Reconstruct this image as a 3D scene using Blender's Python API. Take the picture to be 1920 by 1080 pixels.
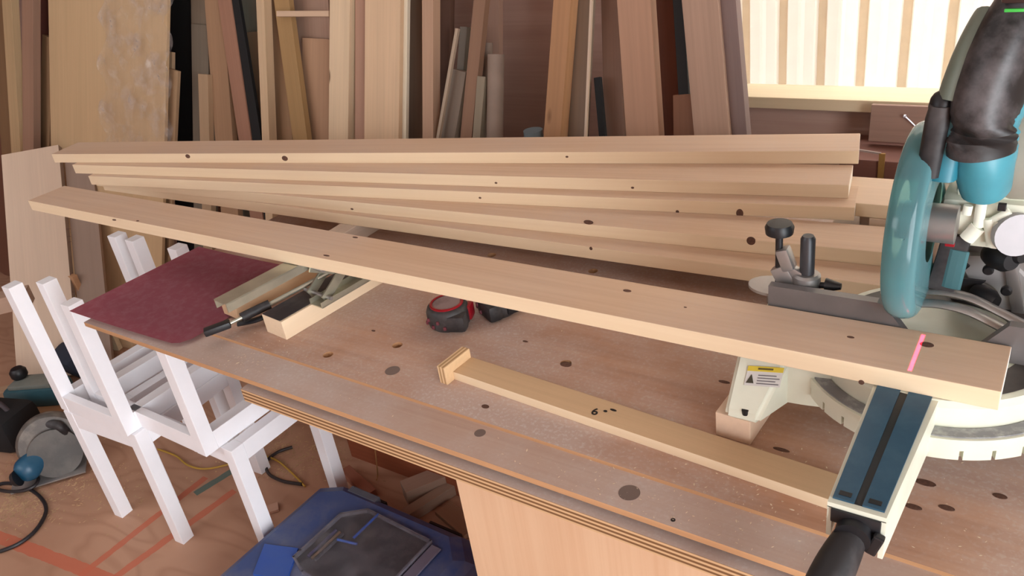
import bpy, bmesh, math, random
from mathutils import Vector, Matrix
random.seed(7)
for o in list(bpy.data.objects): bpy.data.objects.remove(o)
S = bpy.context.scene; C = S.collection
PI = math.pi
# ---------------------------------------------------------------- camera
H = 1.40                                   # eye height above the floor
F = 1535.3
RX = Vector((0.82810671, 0.54318404, -0.13852929))
DN = Vector((0.15867666, -0.464151, -0.87142732))
FW = Vector((-0.53764392, 0.69965345, -0.47055719))
cd = bpy.data.cameras.new('camera'); cam = bpy.data.objects.new('camera', cd); C.objects.link(cam)
cd.sensor_width = 36; cd.lens = F / 1920 * 36; cd.clip_start = .01
M = Matrix.Identity(4)
for i in range(3):
    M[i][0] = RX[i]; M[i][1] = -DN[i]; M[i][2] = -FW[i]
M[2][3] = H
cam.matrix_world = M; S.camera = cam
# ---------------------------------------------------------------- light
S.view_settings.view_transform = 'Standard'; S.view_settings.look = 'None'
S.view_settings.gamma = 1; S.view_settings.use_curve_mapping = False
S.view_settings.exposure = -0.03
w = bpy.data.worlds.new('world'); S.world = w; w.use_nodes = True
w.node_tree.nodes['Background'].inputs[0].default_value = (.93, .97, 1, 1)
w.node_tree.nodes['Background'].inputs[1].default_value = 6.5
def area(name, loc, target, sx, sy, power, col, spread=PI):
    l = bpy.data.lights.new(name, 'AREA'); l.shape = 'RECTANGLE'; l.size = sx; l.size_y = sy
    l.energy = power; l.color = col; l.spread = spread
    o = bpy.data.objects.new(name, l); C.objects.link(o); o.location = loc
    o.rotation_euler = (Vector(target) - Vector(loc)).to_track_quat('-Z', 'Y').to_euler()
    return o
area('daylight_doorway', (1.55, -.75, 1.15), (-1.6, -.75, 1.15), 1.7, 1.9, 50, (.87, .94, 1))
area('fill_front', (-2.7, -1.72, 1.8), (-2.7, 1, 1.0), 2.6, .8, 32, (.90, .95, 1))  # unseen front fill, set high and wide to brighten the left side
area('fill_overhead', (-2.0, .4, 2.42), (-2.0, .4, 0), 3.0, 1.6, 9, (.92, .96, 1))  # added overhead fill lifting the ambient light; the ceiling has no opening
laser = area('laser_line_lamp', (-.104, .836, .893), (-.104, .836, .5), .004, .076, .012, (1, .02, .10), math.radians(1.5))

# ---------------------------------------------------------------- pixel rays
def ray(x, y): return RX * (x - 960) + DN * (y - 540) + FW * F
def atz(x, y, z):
    r = ray(x, y); return r * ((z - H) / r.z) + Vector((0, 0, H))
def aty(x, y, Y):
    r = ray(x, y); return r * (Y / r.y) + Vector((0, 0, H))
def atlean(x, y, yb, s):
    r = ray(x, y); return r * ((yb + s * H) / (r.y - s * r.z)) + Vector((0, 0, H))
# ---------------------------------------------------------------- materials
def lin(c): return tuple(((v / 255) / 12.92 if v <= 10 else (((v / 255) + .055) / 1.055) ** 2.4) for v in c) + (1,)
def node(nt, t, **k):
    n = nt.nodes.new(t)
    for a, b in k.items(): setattr(n, a, b)
    return n
def newmat(name, rough=.5, metal=0, spec=.5):
    m = bpy.data.materials.new(name); m.use_nodes = True; nt = m.node_tree
    b = nt.nodes['Principled BSDF']; b.inputs['Roughness'].default_value = rough; b.inputs['Metallic'].default_value = metal
    b.inputs['Specular IOR Level'].default_value = spec
    return m, nt, b
def mixc(nt, fac, a, b, mode='MIX'):
    n = node(nt, 'ShaderNodeMix', data_type='RGBA', blend_type=mode)
    for s, v in ((0, fac), (6, a), (7, b)):
        if hasattr(v, 'is_linked') or isinstance(v, bpy.types.NodeSocket): nt.links.new(v, n.inputs[s])
        else: n.inputs[s].default_value = v
    return n.outputs[2]
def ramp(nt, v, stops):
    n = node(nt, 'ShaderNodeValToRGB'); nt.links.new(v, n.inputs[0]); e = n.color_ramp.elements
    e[0].position, e[0].color = stops[0]; e[1].position, e[1].color = stops[-1]
    for p, c in stops[1:-1]:
        k = e.new(p); k.color = c
    return n.outputs[0]
def g1(v): return (v, v, v, 1)
def coords(nt, scale, loc=(0, 0, 0), kind='Object', rand=True):
    t = node(nt, 'ShaderNodeTexCoord'); mp = node(nt, 'ShaderNodeMapping')
    mp.inputs['Scale'].default_value = scale; mp.inputs['Location'].default_value = loc
    src = t.outputs[kind]
    if rand:
        oi = node(nt, 'ShaderNodeObjectInfo'); mu = node(nt, 'ShaderNodeMath', operation='MULTIPLY'); mu.inputs[1].default_value = 37
        nt.links.new(oi.outputs['Random'], mu.inputs[0])
        ad = node(nt, 'ShaderNodeVectorMath', operation='ADD'); nt.links.new(src, ad.inputs[0]); nt.links.new(mu.outputs[0], ad.inputs[1]); src = ad.outputs[0]
    nt.links.new(src, mp.inputs[0]); return mp.outputs[0]
def noise(nt, vec, scale, detail=3, rough=.55):
    n = node(nt, 'ShaderNodeTexNoise'); nt.links.new(vec, n.inputs['Vector']); n.inputs['Scale'].default_value = scale
    n.inputs['Detail'].default_value = detail; n.inputs['Roughness'].default_value = rough; return n.outputs[0]
def wood(name, base, dark=None, grain=.5, knots=.0, rough=.6, dust=0, bump=.05, figure=.5):
    """Wood with its grain along the object's own X axis."""
    m, nt, b = newmat(name, rough, spec=.3)
    base = lin(base); dark = lin(dark) if dark else tuple(v * .66 for v in base[:3]) + (1,)
    v = coords(nt, (1.1, 16, 16)); n1 = noise(nt, v, 1.6, 4)
    v2 = coords(nt, (2.5, 140, 140)); n2 = noise(nt, v2, 1, 2)
    f1 = ramp(nt, n1, [(.35, g1(0)), (.68, g1(1))]); f2 = ramp(nt, n2, [(.4, g1(0)), (.75, g1(1))])
    mu = node(nt, 'ShaderNodeMath', operation='MULTIPLY'); nt.links.new(f1, mu.inputs[0]); mu.inputs[1].default_value = figure * grain
    col = mixc(nt, mu.outputs[0], base, dark)
    mu = node(nt, 'ShaderNodeMath', operation='MULTIPLY'); nt.links.new(f2, mu.inputs[0]); mu.inputs[1].default_value = .45 * grain
    col = mixc(nt, mu.outputs[0], col, dark)
    if knots:
        v3 = coords(nt, (3.2, 9, 9)); vo = node(nt, 'ShaderNodeTexVoronoi'); nt.links.new(v3, vo.inputs['Vector']); vo.inputs['Scale'].default_value = 1
        k = ramp(nt, vo.outputs['Distance'], [(.03, g1(.9)), (.11 * knots, g1(0))])
        col = mixc(nt, k, col, lin((96, 60, 36)))
    if dust:
        v4 = coords(nt, (1, 1, 1)); n4 = noise(nt, v4, 3.5, 5, .6); n5 = noise(nt, v4, 180, 2)
        k = ramp(nt, n4, [(.36, g1(0)), (.64, g1(dust))]); k2 = ramp(nt, n5, [(.5, g1(.6)), (.7, g1(1))])
        col = mixc(nt, mixc(nt, 1.0, k, k2, 'MULTIPLY'), col, lin((200, 188, 182)))
    nt.links.new(col, b.inputs['Base Color'])
    if bump:
        bp = node(nt, 'ShaderNodeBump'); bp.inputs['Strength'].default_value = bump; bp.inputs['Distance'].default_value = .002
        nt.links.new(n2, bp.inputs['Height']); nt.links.new(bp.outputs[0], b.inputs['Normal'])
    return m
def plain(name, c, rough=.5, metal=0, var=.12, scale=20, spec=.5, **k):
    m, nt, b = newmat(name, rough, metal, spec); c = lin(c)
    v = coords(nt, (1, 1, 1)); n = noise(nt, v, scale, 4)
    d = tuple(x * (1 - var) for x in c[:3]) + (1,)
    nt.links.new(mixc(nt, ramp(nt, n, [(.35, g1(0)), (.65, g1(1))]), c, d), b.inputs['Base Color'])
    for a, v in k.items(): b.inputs[a.replace('_', ' ')].default_value = v
    return m
def dusty(name, c, dustc=(150, 145, 140), amount=.6, rough=.55, scale=9):
    m, nt, b = newmat(name, rough); v = coords(nt, (1, 1, 1)); n = noise(nt, v, scale, 5, .65)
    nt.links.new(mixc(nt, ramp(nt, n, [(.45, g1(0)), (.72, g1(amount))]), lin(c), lin(dustc)), b.inputs['Base Color']); return m
def plyedge(name, a=(205, 170, 130), d=(120, 86, 58), pitch=.0034, axis=2):
    """Glued plies seen on a cut edge: bands along the object's Z."""
    m, nt, b = newmat(name, .7, spec=.2)
    t = node(nt, 'ShaderNodeTexCoord'); sp = node(nt, 'ShaderNodeSeparateXYZ'); nt.links.new(t.outputs['Object'], sp.inputs[0])
    v = coords(nt, (3, 3, 60)); n = noise(nt, v, 1, 2)
    ad = node(nt, 'ShaderNodeMath', operation='MULTIPLY_ADD'); nt.links.new(n, ad.inputs[0]); ad.inputs[1].default_value = .0014; nt.links.new(sp.outputs[axis], ad.inputs[2])
    mo = node(nt, 'ShaderNodeMath', operation='PINGPONG'); nt.links.new(ad.outputs[0], mo.inputs[0]); mo.inputs[1].default_value = pitch
    di = node(nt, 'ShaderNodeMath', operation='DIVIDE'); nt.links.new(mo.outputs[0], di.inputs[0]); di.inputs[1].default_value = pitch
    f = ramp(nt, di.outputs[0], [(.35, g1(0)), (.62, g1(1))])
    nt.links.new(mixc(nt, f, lin(a), lin(d)), b.inputs['Base Color']); return m

PINE = wood('pine_top', (218, 187, 158), (184, 144, 114), .55, .45, dust=.35)
PINE_B = wood('pine_cream', (230, 208, 176), (208, 176, 138), .4, .4)
BENCH = wood('bench_plywood', (192, 148, 120), (152, 106, 80), .8, 0, dust=.9, figure=.8)
BENCH2 = wood('bench_dusty_plywood', (190, 162, 146), (158, 126, 108), .6, 0, dust=.95)
PLYB = wood('ply_brown', (150, 104, 78), (106, 66, 46), .7)
EDGE = plyedge('ply_edge'); EDGE1 = wood('board_edge', (196, 152, 112), (150, 106, 74), .6)
END_LIT = plain('pine_end_overlit', (250, 244, 232), .6, var=.05, scale=200)  # board ends whitened: their overexposed light is put into the colour
WHITE = plain('white_paint', (244, 244, 248), .45, var=.03)
STEEL = plain('dull_zinc', (188, 186, 168), .35, .7, var=.2)
ALU = plain('cast_aluminium', (172, 168, 166), .42, .75, var=.15)
BLACK = plain('black_plastic', (28, 28, 32), .45, var=.3)
RUBBER = dusty('dusty_black_plastic', (30, 28, 30), (110, 104, 104), .6)
CREAM = plain('cream_casting', (222, 224, 206), .4, var=.08)
TEAL = plain('teal_plastic', (44, 120, 138), .4, var=.2)
WD = {}
def W(c, g=.55, k=0.0, dk=None):
    y_ = .3 * c[0] + .59 * c[1] + .11 * c[2]; c = tuple(int(min(240, (v + (y_ - v) * .22) * 1.06 + 4)) for v in c)
    key = (c, g, k)
    if key not in WD: WD[key] = wood('wood_%d_%d_%d' % c, c, dk, g, k)
    return WD[key]
# ---------------------------------------------------------------- mesh helpers
def bm_(): return bmesh.new()
def box(bm, c, s, rot=None, bev=0):
    g = bmesh.ops.create_cube(bm, size=1)['verts']
    for v in g: v.co = Vector((v.co.x * s[0], v.co.y * s[1], v.co.z * s[2]))
    if bev:
        ed = list({e for v in g for e in v.link_edges}); r = bmesh.ops.bevel(bm, geom=ed, offset=bev, segments=2, affect='EDGES', profile=.6)
        g = list({v for v in r['verts']} | {v for v in g if v.is_valid})
    mt = (rot.to_4x4() if rot else Matrix.Identity(4)); mt.translation = Vector(c)
    for v in g: v.co = mt @ v.co
    return g
def frame_z(d):
    return Vector(d).normalized().to_track_quat('Z', 'Y').to_matrix()
def cyl(bm, p0, p1, r0, r1=None, n=20):
    p0 = Vector(p0); p1 = Vector(p1); r1 = r0 if r1 is None else r1; d = p1 - p0
    g = bmesh.ops.create_cone(bm, cap_ends=True, segments=n, radius1=r0, radius2=max(r1, 1e-5), depth=d.length)['verts']
    mt = frame_z(d).to_4x4(); mt.translation = (p0 + p1) / 2
    for v in g: v.co = mt @ v.co
    return g
def lathe(bm, prof, c=(0, 0, 0), ax=(0, 0, 1), n=32, sc=(1, 1)):
    mt = frame_z(ax).to_4x4(); mt.translation = Vector(c); rings = []
    for r, z in prof:
        if r < 1e-6: rings.append([bm.verts.new(mt @ Vector((0, 0, z)))])
        else: rings.append([bm.verts.new(mt @ Vector((r * sc[0] * math.cos(2 * PI * k / n), r * sc[1] * math.sin(2 * PI * k / n), z))) for k in range(n)])
    for a, b in zip(rings, rings[1:]):
        for k in range(n):
            q = []
            for v in (a[k % len(a)], a[(k + 1) % len(a)], b[(k + 1) % len(b)], b[k % len(b)]):
                if v not in q: q.append(v)
            if len(q) > 2:
                try: bm.faces.new(q)
                except ValueError: pass
def prism(bm, pts, off):
    off = Vector(off); a = [bm.verts.new(Vector(p)) for p in pts]; b = [bm.verts.new(Vector(p) + off) for p in pts]
    bm.faces.new(a); bm.faces.new(b[::-1]); n = len(a)
    for i in range(n): bm.faces.new((a[i], b[i], b[(i + 1) % n], a[(i + 1) % n]))
def smooth_path(pts, k=6):
    P = [Vector(p) for p in pts]; out = []
    Q = [P[0]] + P + [P[-1]]
    for i in range(1, len(Q) - 2):
        for j in range(k):
            t = j / k; a, b, c, d = Q[i - 1], Q[i], Q[i + 1], Q[i + 2]
            out.append(.5 * ((2 * b) + (c - a) * t + (2 * a - 5 * b + 4 * c - d) * t * t + (3 * b - a - 3 * c + d) * t ** 3))
    return out + [P[-1]]
def loft(bm, path, radii, n=16, up=(0, 0, 1), power=1.0, cap=True):
    """Sweep an ellipse (rx, rz) along path; radii list of (a, b)."""
    rings = []
    for i, p in enumerate(path):
        d = (path[min(i + 1, len(path) - 1)] - path[max(i - 1, 0)]).normalized()
        s = d.cross(Vector(up)); s = s.normalized() if s.length > 1e-4 else Vector((1, 0, 0)); u = s.cross(d).normalized()
        a, b = radii[i] if isinstance(radii, list) else radii
        rg = []
        for k in range(n):
            cx, cy = math.cos(2 * PI * k / n), math.sin(2 * PI * k / n)
            cx = math.copysign(abs(cx) ** power, cx); cy = math.copysign(abs(cy) ** power, cy)
            rg.append(bm.verts.new(p + s * a * cx + u * b * cy))
        rings.append(rg)
    for A, B in zip(rings, rings[1:]):
        for k in range(n): bm.faces.new((A[k], A[(k + 1) % n], B[(k + 1) % n], B[k]))
    if cap: bm.faces.new(rings[0][::-1]); bm.faces.new(rings[-1])
def mesh(name, bm, mat, parent=None, smooth=False, loc=None):
    bmesh.ops.recalc_face_normals(bm, faces=bm.faces[:])
    me = bpy.data.meshes.new(name); bm.to_mesh(me); bm.free()
    for m in (mat if isinstance(mat, (list, tuple)) else [mat]): me.materials.append(m)
    if smooth:
        for p in me.polygons: p.use_smooth = True
        try: me.set_sharp_from_angle(angle=math.radians(40))
        except Exception: pass
    o = bpy.data.objects.new(name, me); C.objects.link(o)
    if parent: o.parent = parent
    if loc: o.location = loc
    return o
def tag(o, label, cat, group=None, kind=None):
    o['label'] = label; o['category'] = cat
    if group: o['group'] = group
    if kind: o['kind'] = kind
    return o
def thing(name, label, cat, loc=(0, 0, 0), rz=0, group=None):
    o = bpy.data.objects.new(name, None); C.objects.link(o); o.empty_display_size = .05
    o.location = loc; o.rotation_euler = (0, 0, rz); return tag(o, label, cat, group)
def struct(name, bm, mat):
    o = mesh(name, bm, mat); o['kind'] = 'structure'; return o
def frame_obj(o, x, y, z, org):
    m = Matrix.Identity(4)
    for i in range(3): m[i][0] = x[i]; m[i][1] = y[i]; m[i][2] = z[i]; m[i][3] = org[i]
    o.matrix_world = m; return o
def plank(name, L, wd, th, mat, bev=.0012, edge=None):
    """board, local X = length; origin in the middle of it"""
    bm = bm_(); box(bm, (0, 0, 0), (L, wd, th), bev=bev)
    o = mesh(name, bm, [mat] + ([edge] if edge else []))
    if edge:
        if name == 'pine_board': o.data.materials.append(END_LIT)
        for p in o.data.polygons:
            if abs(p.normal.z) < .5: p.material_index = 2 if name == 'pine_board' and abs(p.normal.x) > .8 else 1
    return o
# ================================================================ SETTING
XL, XR, YF, YB, ZC = -4.3, 1.6, -1.8, 2.0, 2.45
def floor_mat():
    m, nt, b = newmat('floor_plywood', .55, spec=.35)
    v = coords(nt, (1.2, 4, 1), rand=False); n = noise(nt, v, 1.3, 2, .4)
    wv = node(nt, 'ShaderNodeMath', operation='MULTIPLY'); nt.links.new(n, wv.inputs[0]); wv.inputs[1].default_value = 16
    fr = node(nt, 'ShaderNodeMath', operation='PINGPONG'); nt.links.new(wv.outputs[0], fr.inputs[0]); fr.inputs[1].default_value = .5
    rings = ramp(nt, fr.outputs[0], [(.0, g1(.4)), (.28, g1(0))])
    col = mixc(nt, rings, lin((190, 148, 122)), lin((156, 112, 88)))
    n2 = noise(nt, coords(nt, (1, 1, 1), rand=False), 2.2, 4)
    col = mixc(nt, ramp(nt, n2, [(.4, g1(0)), (.7, g1(.45))]), col, lin((144, 102, 80)))
    t = node(nt, 'ShaderNodeTexCoord'); pos = t.outputs['Object']; rag = noise(nt, coords(nt, (1, 1, 1), rand=False), 25, 3)
    def stripe(col, pa, pb, hw, c, amt=.85):
        a = atz(*pa, 0); q = atz(*pb, 0); d = (q - a).xy; L = d.length; d.normalize()
        def dot(vec, off):
            s = node(nt, 'ShaderNodeVectorMath', operation='DOT_PRODUCT'); nt.links.new(pos, s.inputs[0]); s.inputs[1].default_value = (vec[0], vec[1], 0)
            k = node(nt, 'ShaderNodeMath', operation='SUBTRACT'); nt.links.new(s.outputs['Value'], k.inputs[0]); k.inputs[1].default_value = off
            ab = node(nt, 'ShaderNodeMath', operation='ABSOLUTE'); nt.links.new(k.outputs[0], ab.inputs[0]); return ab.outputs[0]
        nrm = (-d.y, d.x); mid = (a + q) / 2
        dn = dot(nrm, nrm[0] * mid.x + nrm[1] * mid.y); dl = dot(d, d.x * mid.x + d.y * mid.y)
        ad = node(nt, 'ShaderNodeMath', operation='MULTIPLY_ADD'); nt.links.new(rag, ad.inputs[0]); ad.inputs[1].default_value = hw * .7; nt.links.new(dn, ad.inputs[2])
        l1 = node(nt, 'ShaderNodeMath', operation='LESS_THAN'); nt.links.new(ad.outputs[0], l1.inputs[0]); l1.inputs[1].default_value = hw * 1.35
        l2 = node(nt, 'ShaderNodeMath', operation='LESS_THAN'); nt.links.new(dl, l2.inputs[0]); l2.inputs[1].default_value = L / 2
        k = node(nt, 'ShaderNodeMath', operation='MULTIPLY'); nt.links.new(l1.outputs[0], k.inputs[0]); nt.links.new(l2.outputs[0], k.inputs[1])
        k2 = node(nt, 'ShaderNodeMath', operation='MULTIPLY'); nt.links.new(k.outputs[0], k2.inputs[0]); k2.inputs[1].default_value = amt
        return mixc(nt, k2.outputs[0], col, lin(c))
    OR = (196, 108, 82)
    col = stripe(col, (150, 1080), (386, 895), .011, OR); col = stripe(col, (205, 1090), (440, 920), .012, OR)
    col = stripe(col, (-60, 985), (215, 1090), .017, OR); col = stripe(col, (366, 926), (440, 880), .012, (74, 112, 108))
    nt.links.new(col, b.inputs['Base Color']); return m
b = bm_(); box(b, ((XL + XR) / 2, (YF + YB) / 2, -.03), (XR - XL + .2, YB - YF + .2, .06)); FL = struct('floor', b, floor_mat())
FL.location = (0, 0, 0)
WALLM = wood('wall_plywood', (206, 172, 156), (178, 140, 124), .6, 0, figure=.8)
WX0, WX1, WZ0, WZ1 = -.80, 1.35, .775, 1.95
b = bm_()
for x0, x1, z0, z1 in ((XL - .1, WX0, 0, ZC), (WX1, XR + .1, 0, ZC), (WX0, WX1, 0, WZ0), (WX0, WX1, WZ1, ZC)):
    box(b, ((x0 + x1) / 2, YB + .03, (z0 + z1) / 2), (x1 - x0, .06, z1 - z0))
struct('wall_back', b, WALLM)
b = bm_(); box(b, (XL - .05, (YF + YB) / 2, ZC / 2), (.1, YB - YF, ZC)); struct('wall_left', b, plain('wall_left_board', (104, 62, 48), .8))
b = bm_()
for y0, y1, z0, z1 in ((YF, -1.62, 0, ZC), (.12, YB, 0, ZC), (-1.62, .12, 2.12, ZC)):
    box(b, (XR + .05, (y0 + y1) / 2, (z0 + z1) / 2), (.1, y1 - y0, z1 - z0))
struct('wall_right', b, WALLM)
b = bm_(); box(b, ((XL + XR) / 2, YF - .05, ZC / 2), (XR - XL, .1, ZC)); struct('wall_front', b, WALLM)
b = bm_(); box(b, ((XL + XR) / 2, (YF + YB) / 2, ZC + .05), (XR - XL + .2, YB - YF + .2, .1)); struct('ceiling', b, plain('ceiling_board', (170, 152, 136), .9))
# window
SILL = wood('sill_pine', (226, 206, 172), (200, 172, 130), .4)
wf = bm_()
box(wf, ((WX0 + WX1) / 2, YB - .005, WZ0 - .006), (WX1 - WX0 + .04, .11, .028), bev=.002)
wo = struct('window_1', wf, SILL)
fr = bm_(); box(fr, (WX0 + .02, YB + .03, (WZ0 + WZ1) / 2), (.04, .07, WZ1 - WZ0)); box(fr, (WX1 - .02, YB + .03, (WZ0 + WZ1) / 2), (.04, .07, WZ1 - WZ0)); box(fr, ((WX0 + WX1) / 2, YB + .03, WZ1 - .02), (WX1 - WX0, .07, .04))
mesh('window_frame', fr, SILL, wo)
gm, nt, bs = newmat('window_glass', .05)
tr = node(nt, 'ShaderNodeBsdfTransparent'); tr.inputs[0].default_value = (.93, .92, .91, 1); mx = node(nt, 'ShaderNodeMixShader'); mx.inputs[0].default_value = .06
nt.links.new(tr.outputs[0], mx.inputs[1]); nt.links.new(bs.outputs[0], mx.inputs[2]); nt.links.new(mx.outputs[0], nt.nodes['Material Output'].inputs[0])
gb = bm_(); gx = aty(1577, 80, YB + .05).x; box(gb, ((WX0 + gx) / 2, YB + .045, (WZ0 + WZ1) / 2), (gx - WX0, .004, WZ1 - WZ0)); mesh('glass_pane', gb, gm, wo)
# neighbour's ribbed metal wall outside
YN = 3.0; xa = aty(1465, 80, YN).x; xb = aty(1780, 80, YN).x; pit = (xb - xa) / 4
b = bm_(); x = xa - 14 * pit; prof = []
while x < xb + 16 * pit:
    prof += [(x - .022, YN), (x - .014, YN + .02), (x + .014, YN + .02), (x + .022, YN), (x + pit / 2 - .012, YN), (x + pit / 2, YN - .005), (x + pit / 2 + .012, YN)]; x += pit
vs = [(b.verts.new((px, py, -.5)), b.verts.new((px, py, 3.0))) for px, py in prof]
for (a0, a1), (c0, c1) in zip(vs, vs[1:]): b.faces.new((a0, c0, c1, a1))
box(b, (xa, YN + .1, 1.2), (12, .02, 3))
nm = plain('cream_metal_siding', (244, 240, 228), .5, var=.04)
no = struct('wall_neighbour', b, [nm, plain('siding_groove', (214, 196, 164), .6, var=.08)])
for p in no.data.polygons:
    if all(no.data.vertices[v].co.y > YN + .0199 for v in p.vertices): p.material_index = 1
b = bm_(); box(b, (-1, 4.0, -.53), (12, 4, .06)); struct('floor_outside', b, plain('gravel', (150, 145, 138), .9, var=.4, scale=60))

# ================================================================ LUMBER AGAINST THE WALL
def lumber(label, top, bot, col, yb, s=.33, y0=0, y1=262, th=.02, knots=0, L=None, cat='board', mat=None, name='lumber_board', grain=.6, group='lumber leaning on the back wall', edge=None):
    """top / bot: left and right pixel x of the board's face at rows y0 / y1"""
    tl, tr_ = atlean(top[0], y0, yb, s), atlean(top[1], y0, yb, s); bl, br = atlean(bot[0], y1, yb, s), atlean(bot[1], y1, yb, s)
    ct, cb = (tl + tr_) / 2, (bl + br) / 2; u = (ct - cb).normalized()
    n = Vector((0, -1, s)).normalized()            # out of the lean plane, toward the room
    wv = u.cross(n).normalized()
    wd = (abs((tr_ - tl).dot(wv)) + abs((br - bl).dot(wv))) / 2
    foot = cb - u * ((cb.z - .012) / u.z)
    if L is None: L = min(2.3, (1.93 - foot.y) / u.y)
    if y0 > 0: L = (ct - foot).length
    o = plank(name, L, wd, th, mat or W(col, grain, knots), edge=edge)
    frame_obj(o, u, wv, n, foot + u * (L / 2) - n * (th / 2)); tag(o, label, cat, group); return o
# far back layer
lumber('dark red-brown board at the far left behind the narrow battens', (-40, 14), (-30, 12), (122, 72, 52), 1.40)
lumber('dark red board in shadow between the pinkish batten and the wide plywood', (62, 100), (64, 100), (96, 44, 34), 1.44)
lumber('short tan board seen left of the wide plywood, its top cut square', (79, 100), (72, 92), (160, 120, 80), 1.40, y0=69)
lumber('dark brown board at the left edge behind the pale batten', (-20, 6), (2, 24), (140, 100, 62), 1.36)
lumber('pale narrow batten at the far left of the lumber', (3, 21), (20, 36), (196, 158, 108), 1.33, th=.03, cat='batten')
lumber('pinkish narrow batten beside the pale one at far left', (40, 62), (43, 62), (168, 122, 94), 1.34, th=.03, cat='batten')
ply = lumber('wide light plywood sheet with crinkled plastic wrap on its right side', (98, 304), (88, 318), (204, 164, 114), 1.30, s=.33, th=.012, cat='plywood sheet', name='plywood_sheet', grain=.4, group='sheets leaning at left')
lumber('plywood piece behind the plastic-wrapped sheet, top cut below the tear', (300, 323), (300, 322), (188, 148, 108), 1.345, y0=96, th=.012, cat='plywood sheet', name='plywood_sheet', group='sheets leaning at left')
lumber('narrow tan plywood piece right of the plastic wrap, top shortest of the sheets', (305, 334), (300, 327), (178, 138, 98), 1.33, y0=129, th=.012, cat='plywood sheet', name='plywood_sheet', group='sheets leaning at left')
BLK = plain('flat_black', (14, 13, 14), .7)
lumber('black fill for the dark gap right of the wrapped plywood', (312, 352), (318, 372), (20, 20, 20), 1.43, th=.008, mat=BLK, cat='panel', name='black_gap_fill')  # black panel paints the shade of the gap between the boards
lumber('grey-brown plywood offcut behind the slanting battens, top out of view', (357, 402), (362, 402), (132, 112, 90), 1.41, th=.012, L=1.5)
lumber('grey plywood offcut leaning in front of the black gap fill', (358, 390), (362, 392), (116, 100, 82), 1.39, y0=46, th=.012)
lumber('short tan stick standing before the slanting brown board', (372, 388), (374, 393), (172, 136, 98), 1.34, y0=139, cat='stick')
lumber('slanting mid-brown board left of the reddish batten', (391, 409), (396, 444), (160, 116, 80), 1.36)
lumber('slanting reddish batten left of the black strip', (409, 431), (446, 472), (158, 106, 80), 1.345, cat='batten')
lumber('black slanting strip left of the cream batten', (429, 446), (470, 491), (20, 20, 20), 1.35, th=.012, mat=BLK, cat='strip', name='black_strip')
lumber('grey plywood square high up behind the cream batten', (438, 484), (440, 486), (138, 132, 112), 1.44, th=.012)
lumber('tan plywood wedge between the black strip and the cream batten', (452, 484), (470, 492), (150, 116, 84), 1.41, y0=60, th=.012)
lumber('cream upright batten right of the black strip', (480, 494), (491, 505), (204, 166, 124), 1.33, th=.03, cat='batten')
lumber('dark brown filler board for the shadow gap right of the cream batten', (494, 524), (500, 530), (124, 84, 56), 1.42)  # dark colour stands in for the shadow in this gap
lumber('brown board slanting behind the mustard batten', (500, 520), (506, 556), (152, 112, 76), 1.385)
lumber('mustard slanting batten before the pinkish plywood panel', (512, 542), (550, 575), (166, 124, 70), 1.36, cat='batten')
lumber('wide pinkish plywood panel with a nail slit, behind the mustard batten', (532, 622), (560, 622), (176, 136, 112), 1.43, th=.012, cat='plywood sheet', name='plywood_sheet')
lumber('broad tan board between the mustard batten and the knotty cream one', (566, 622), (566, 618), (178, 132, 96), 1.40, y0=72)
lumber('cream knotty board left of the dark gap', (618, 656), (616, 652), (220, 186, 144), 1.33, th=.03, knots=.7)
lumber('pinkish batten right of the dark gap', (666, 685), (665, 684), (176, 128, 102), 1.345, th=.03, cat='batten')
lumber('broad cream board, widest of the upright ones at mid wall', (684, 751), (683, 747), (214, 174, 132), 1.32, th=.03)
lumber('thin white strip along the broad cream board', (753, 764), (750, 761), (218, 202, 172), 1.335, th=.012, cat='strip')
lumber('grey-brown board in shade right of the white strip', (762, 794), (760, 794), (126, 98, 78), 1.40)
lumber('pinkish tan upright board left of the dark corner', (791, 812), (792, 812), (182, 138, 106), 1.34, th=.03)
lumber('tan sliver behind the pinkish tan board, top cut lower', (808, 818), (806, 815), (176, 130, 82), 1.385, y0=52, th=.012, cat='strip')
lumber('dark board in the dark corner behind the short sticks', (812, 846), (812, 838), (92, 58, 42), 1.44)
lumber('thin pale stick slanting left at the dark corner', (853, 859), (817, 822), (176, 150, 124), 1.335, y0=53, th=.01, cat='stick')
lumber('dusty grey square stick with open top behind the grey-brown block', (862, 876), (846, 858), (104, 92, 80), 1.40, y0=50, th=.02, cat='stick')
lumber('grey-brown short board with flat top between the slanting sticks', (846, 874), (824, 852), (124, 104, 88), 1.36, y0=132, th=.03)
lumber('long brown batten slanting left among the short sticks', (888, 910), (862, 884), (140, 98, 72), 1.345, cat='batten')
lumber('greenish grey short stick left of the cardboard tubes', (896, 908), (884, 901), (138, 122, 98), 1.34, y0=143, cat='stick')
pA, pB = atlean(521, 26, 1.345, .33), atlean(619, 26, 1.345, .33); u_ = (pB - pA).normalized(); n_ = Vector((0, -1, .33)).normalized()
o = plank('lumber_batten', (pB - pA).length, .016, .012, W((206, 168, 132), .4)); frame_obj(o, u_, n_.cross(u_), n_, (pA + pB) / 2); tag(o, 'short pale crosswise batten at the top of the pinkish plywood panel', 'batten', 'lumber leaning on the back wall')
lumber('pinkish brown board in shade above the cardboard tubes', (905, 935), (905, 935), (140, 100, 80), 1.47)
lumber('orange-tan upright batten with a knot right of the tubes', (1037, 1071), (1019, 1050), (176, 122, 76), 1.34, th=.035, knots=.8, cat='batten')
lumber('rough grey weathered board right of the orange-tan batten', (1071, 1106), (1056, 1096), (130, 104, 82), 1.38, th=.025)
lumber('thin white rod-like strip beside the weathered board', (1105.5, 1110), (1094.5, 1098.5), (206, 180, 152), 1.345, th=.008, cat='strip')
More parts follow.
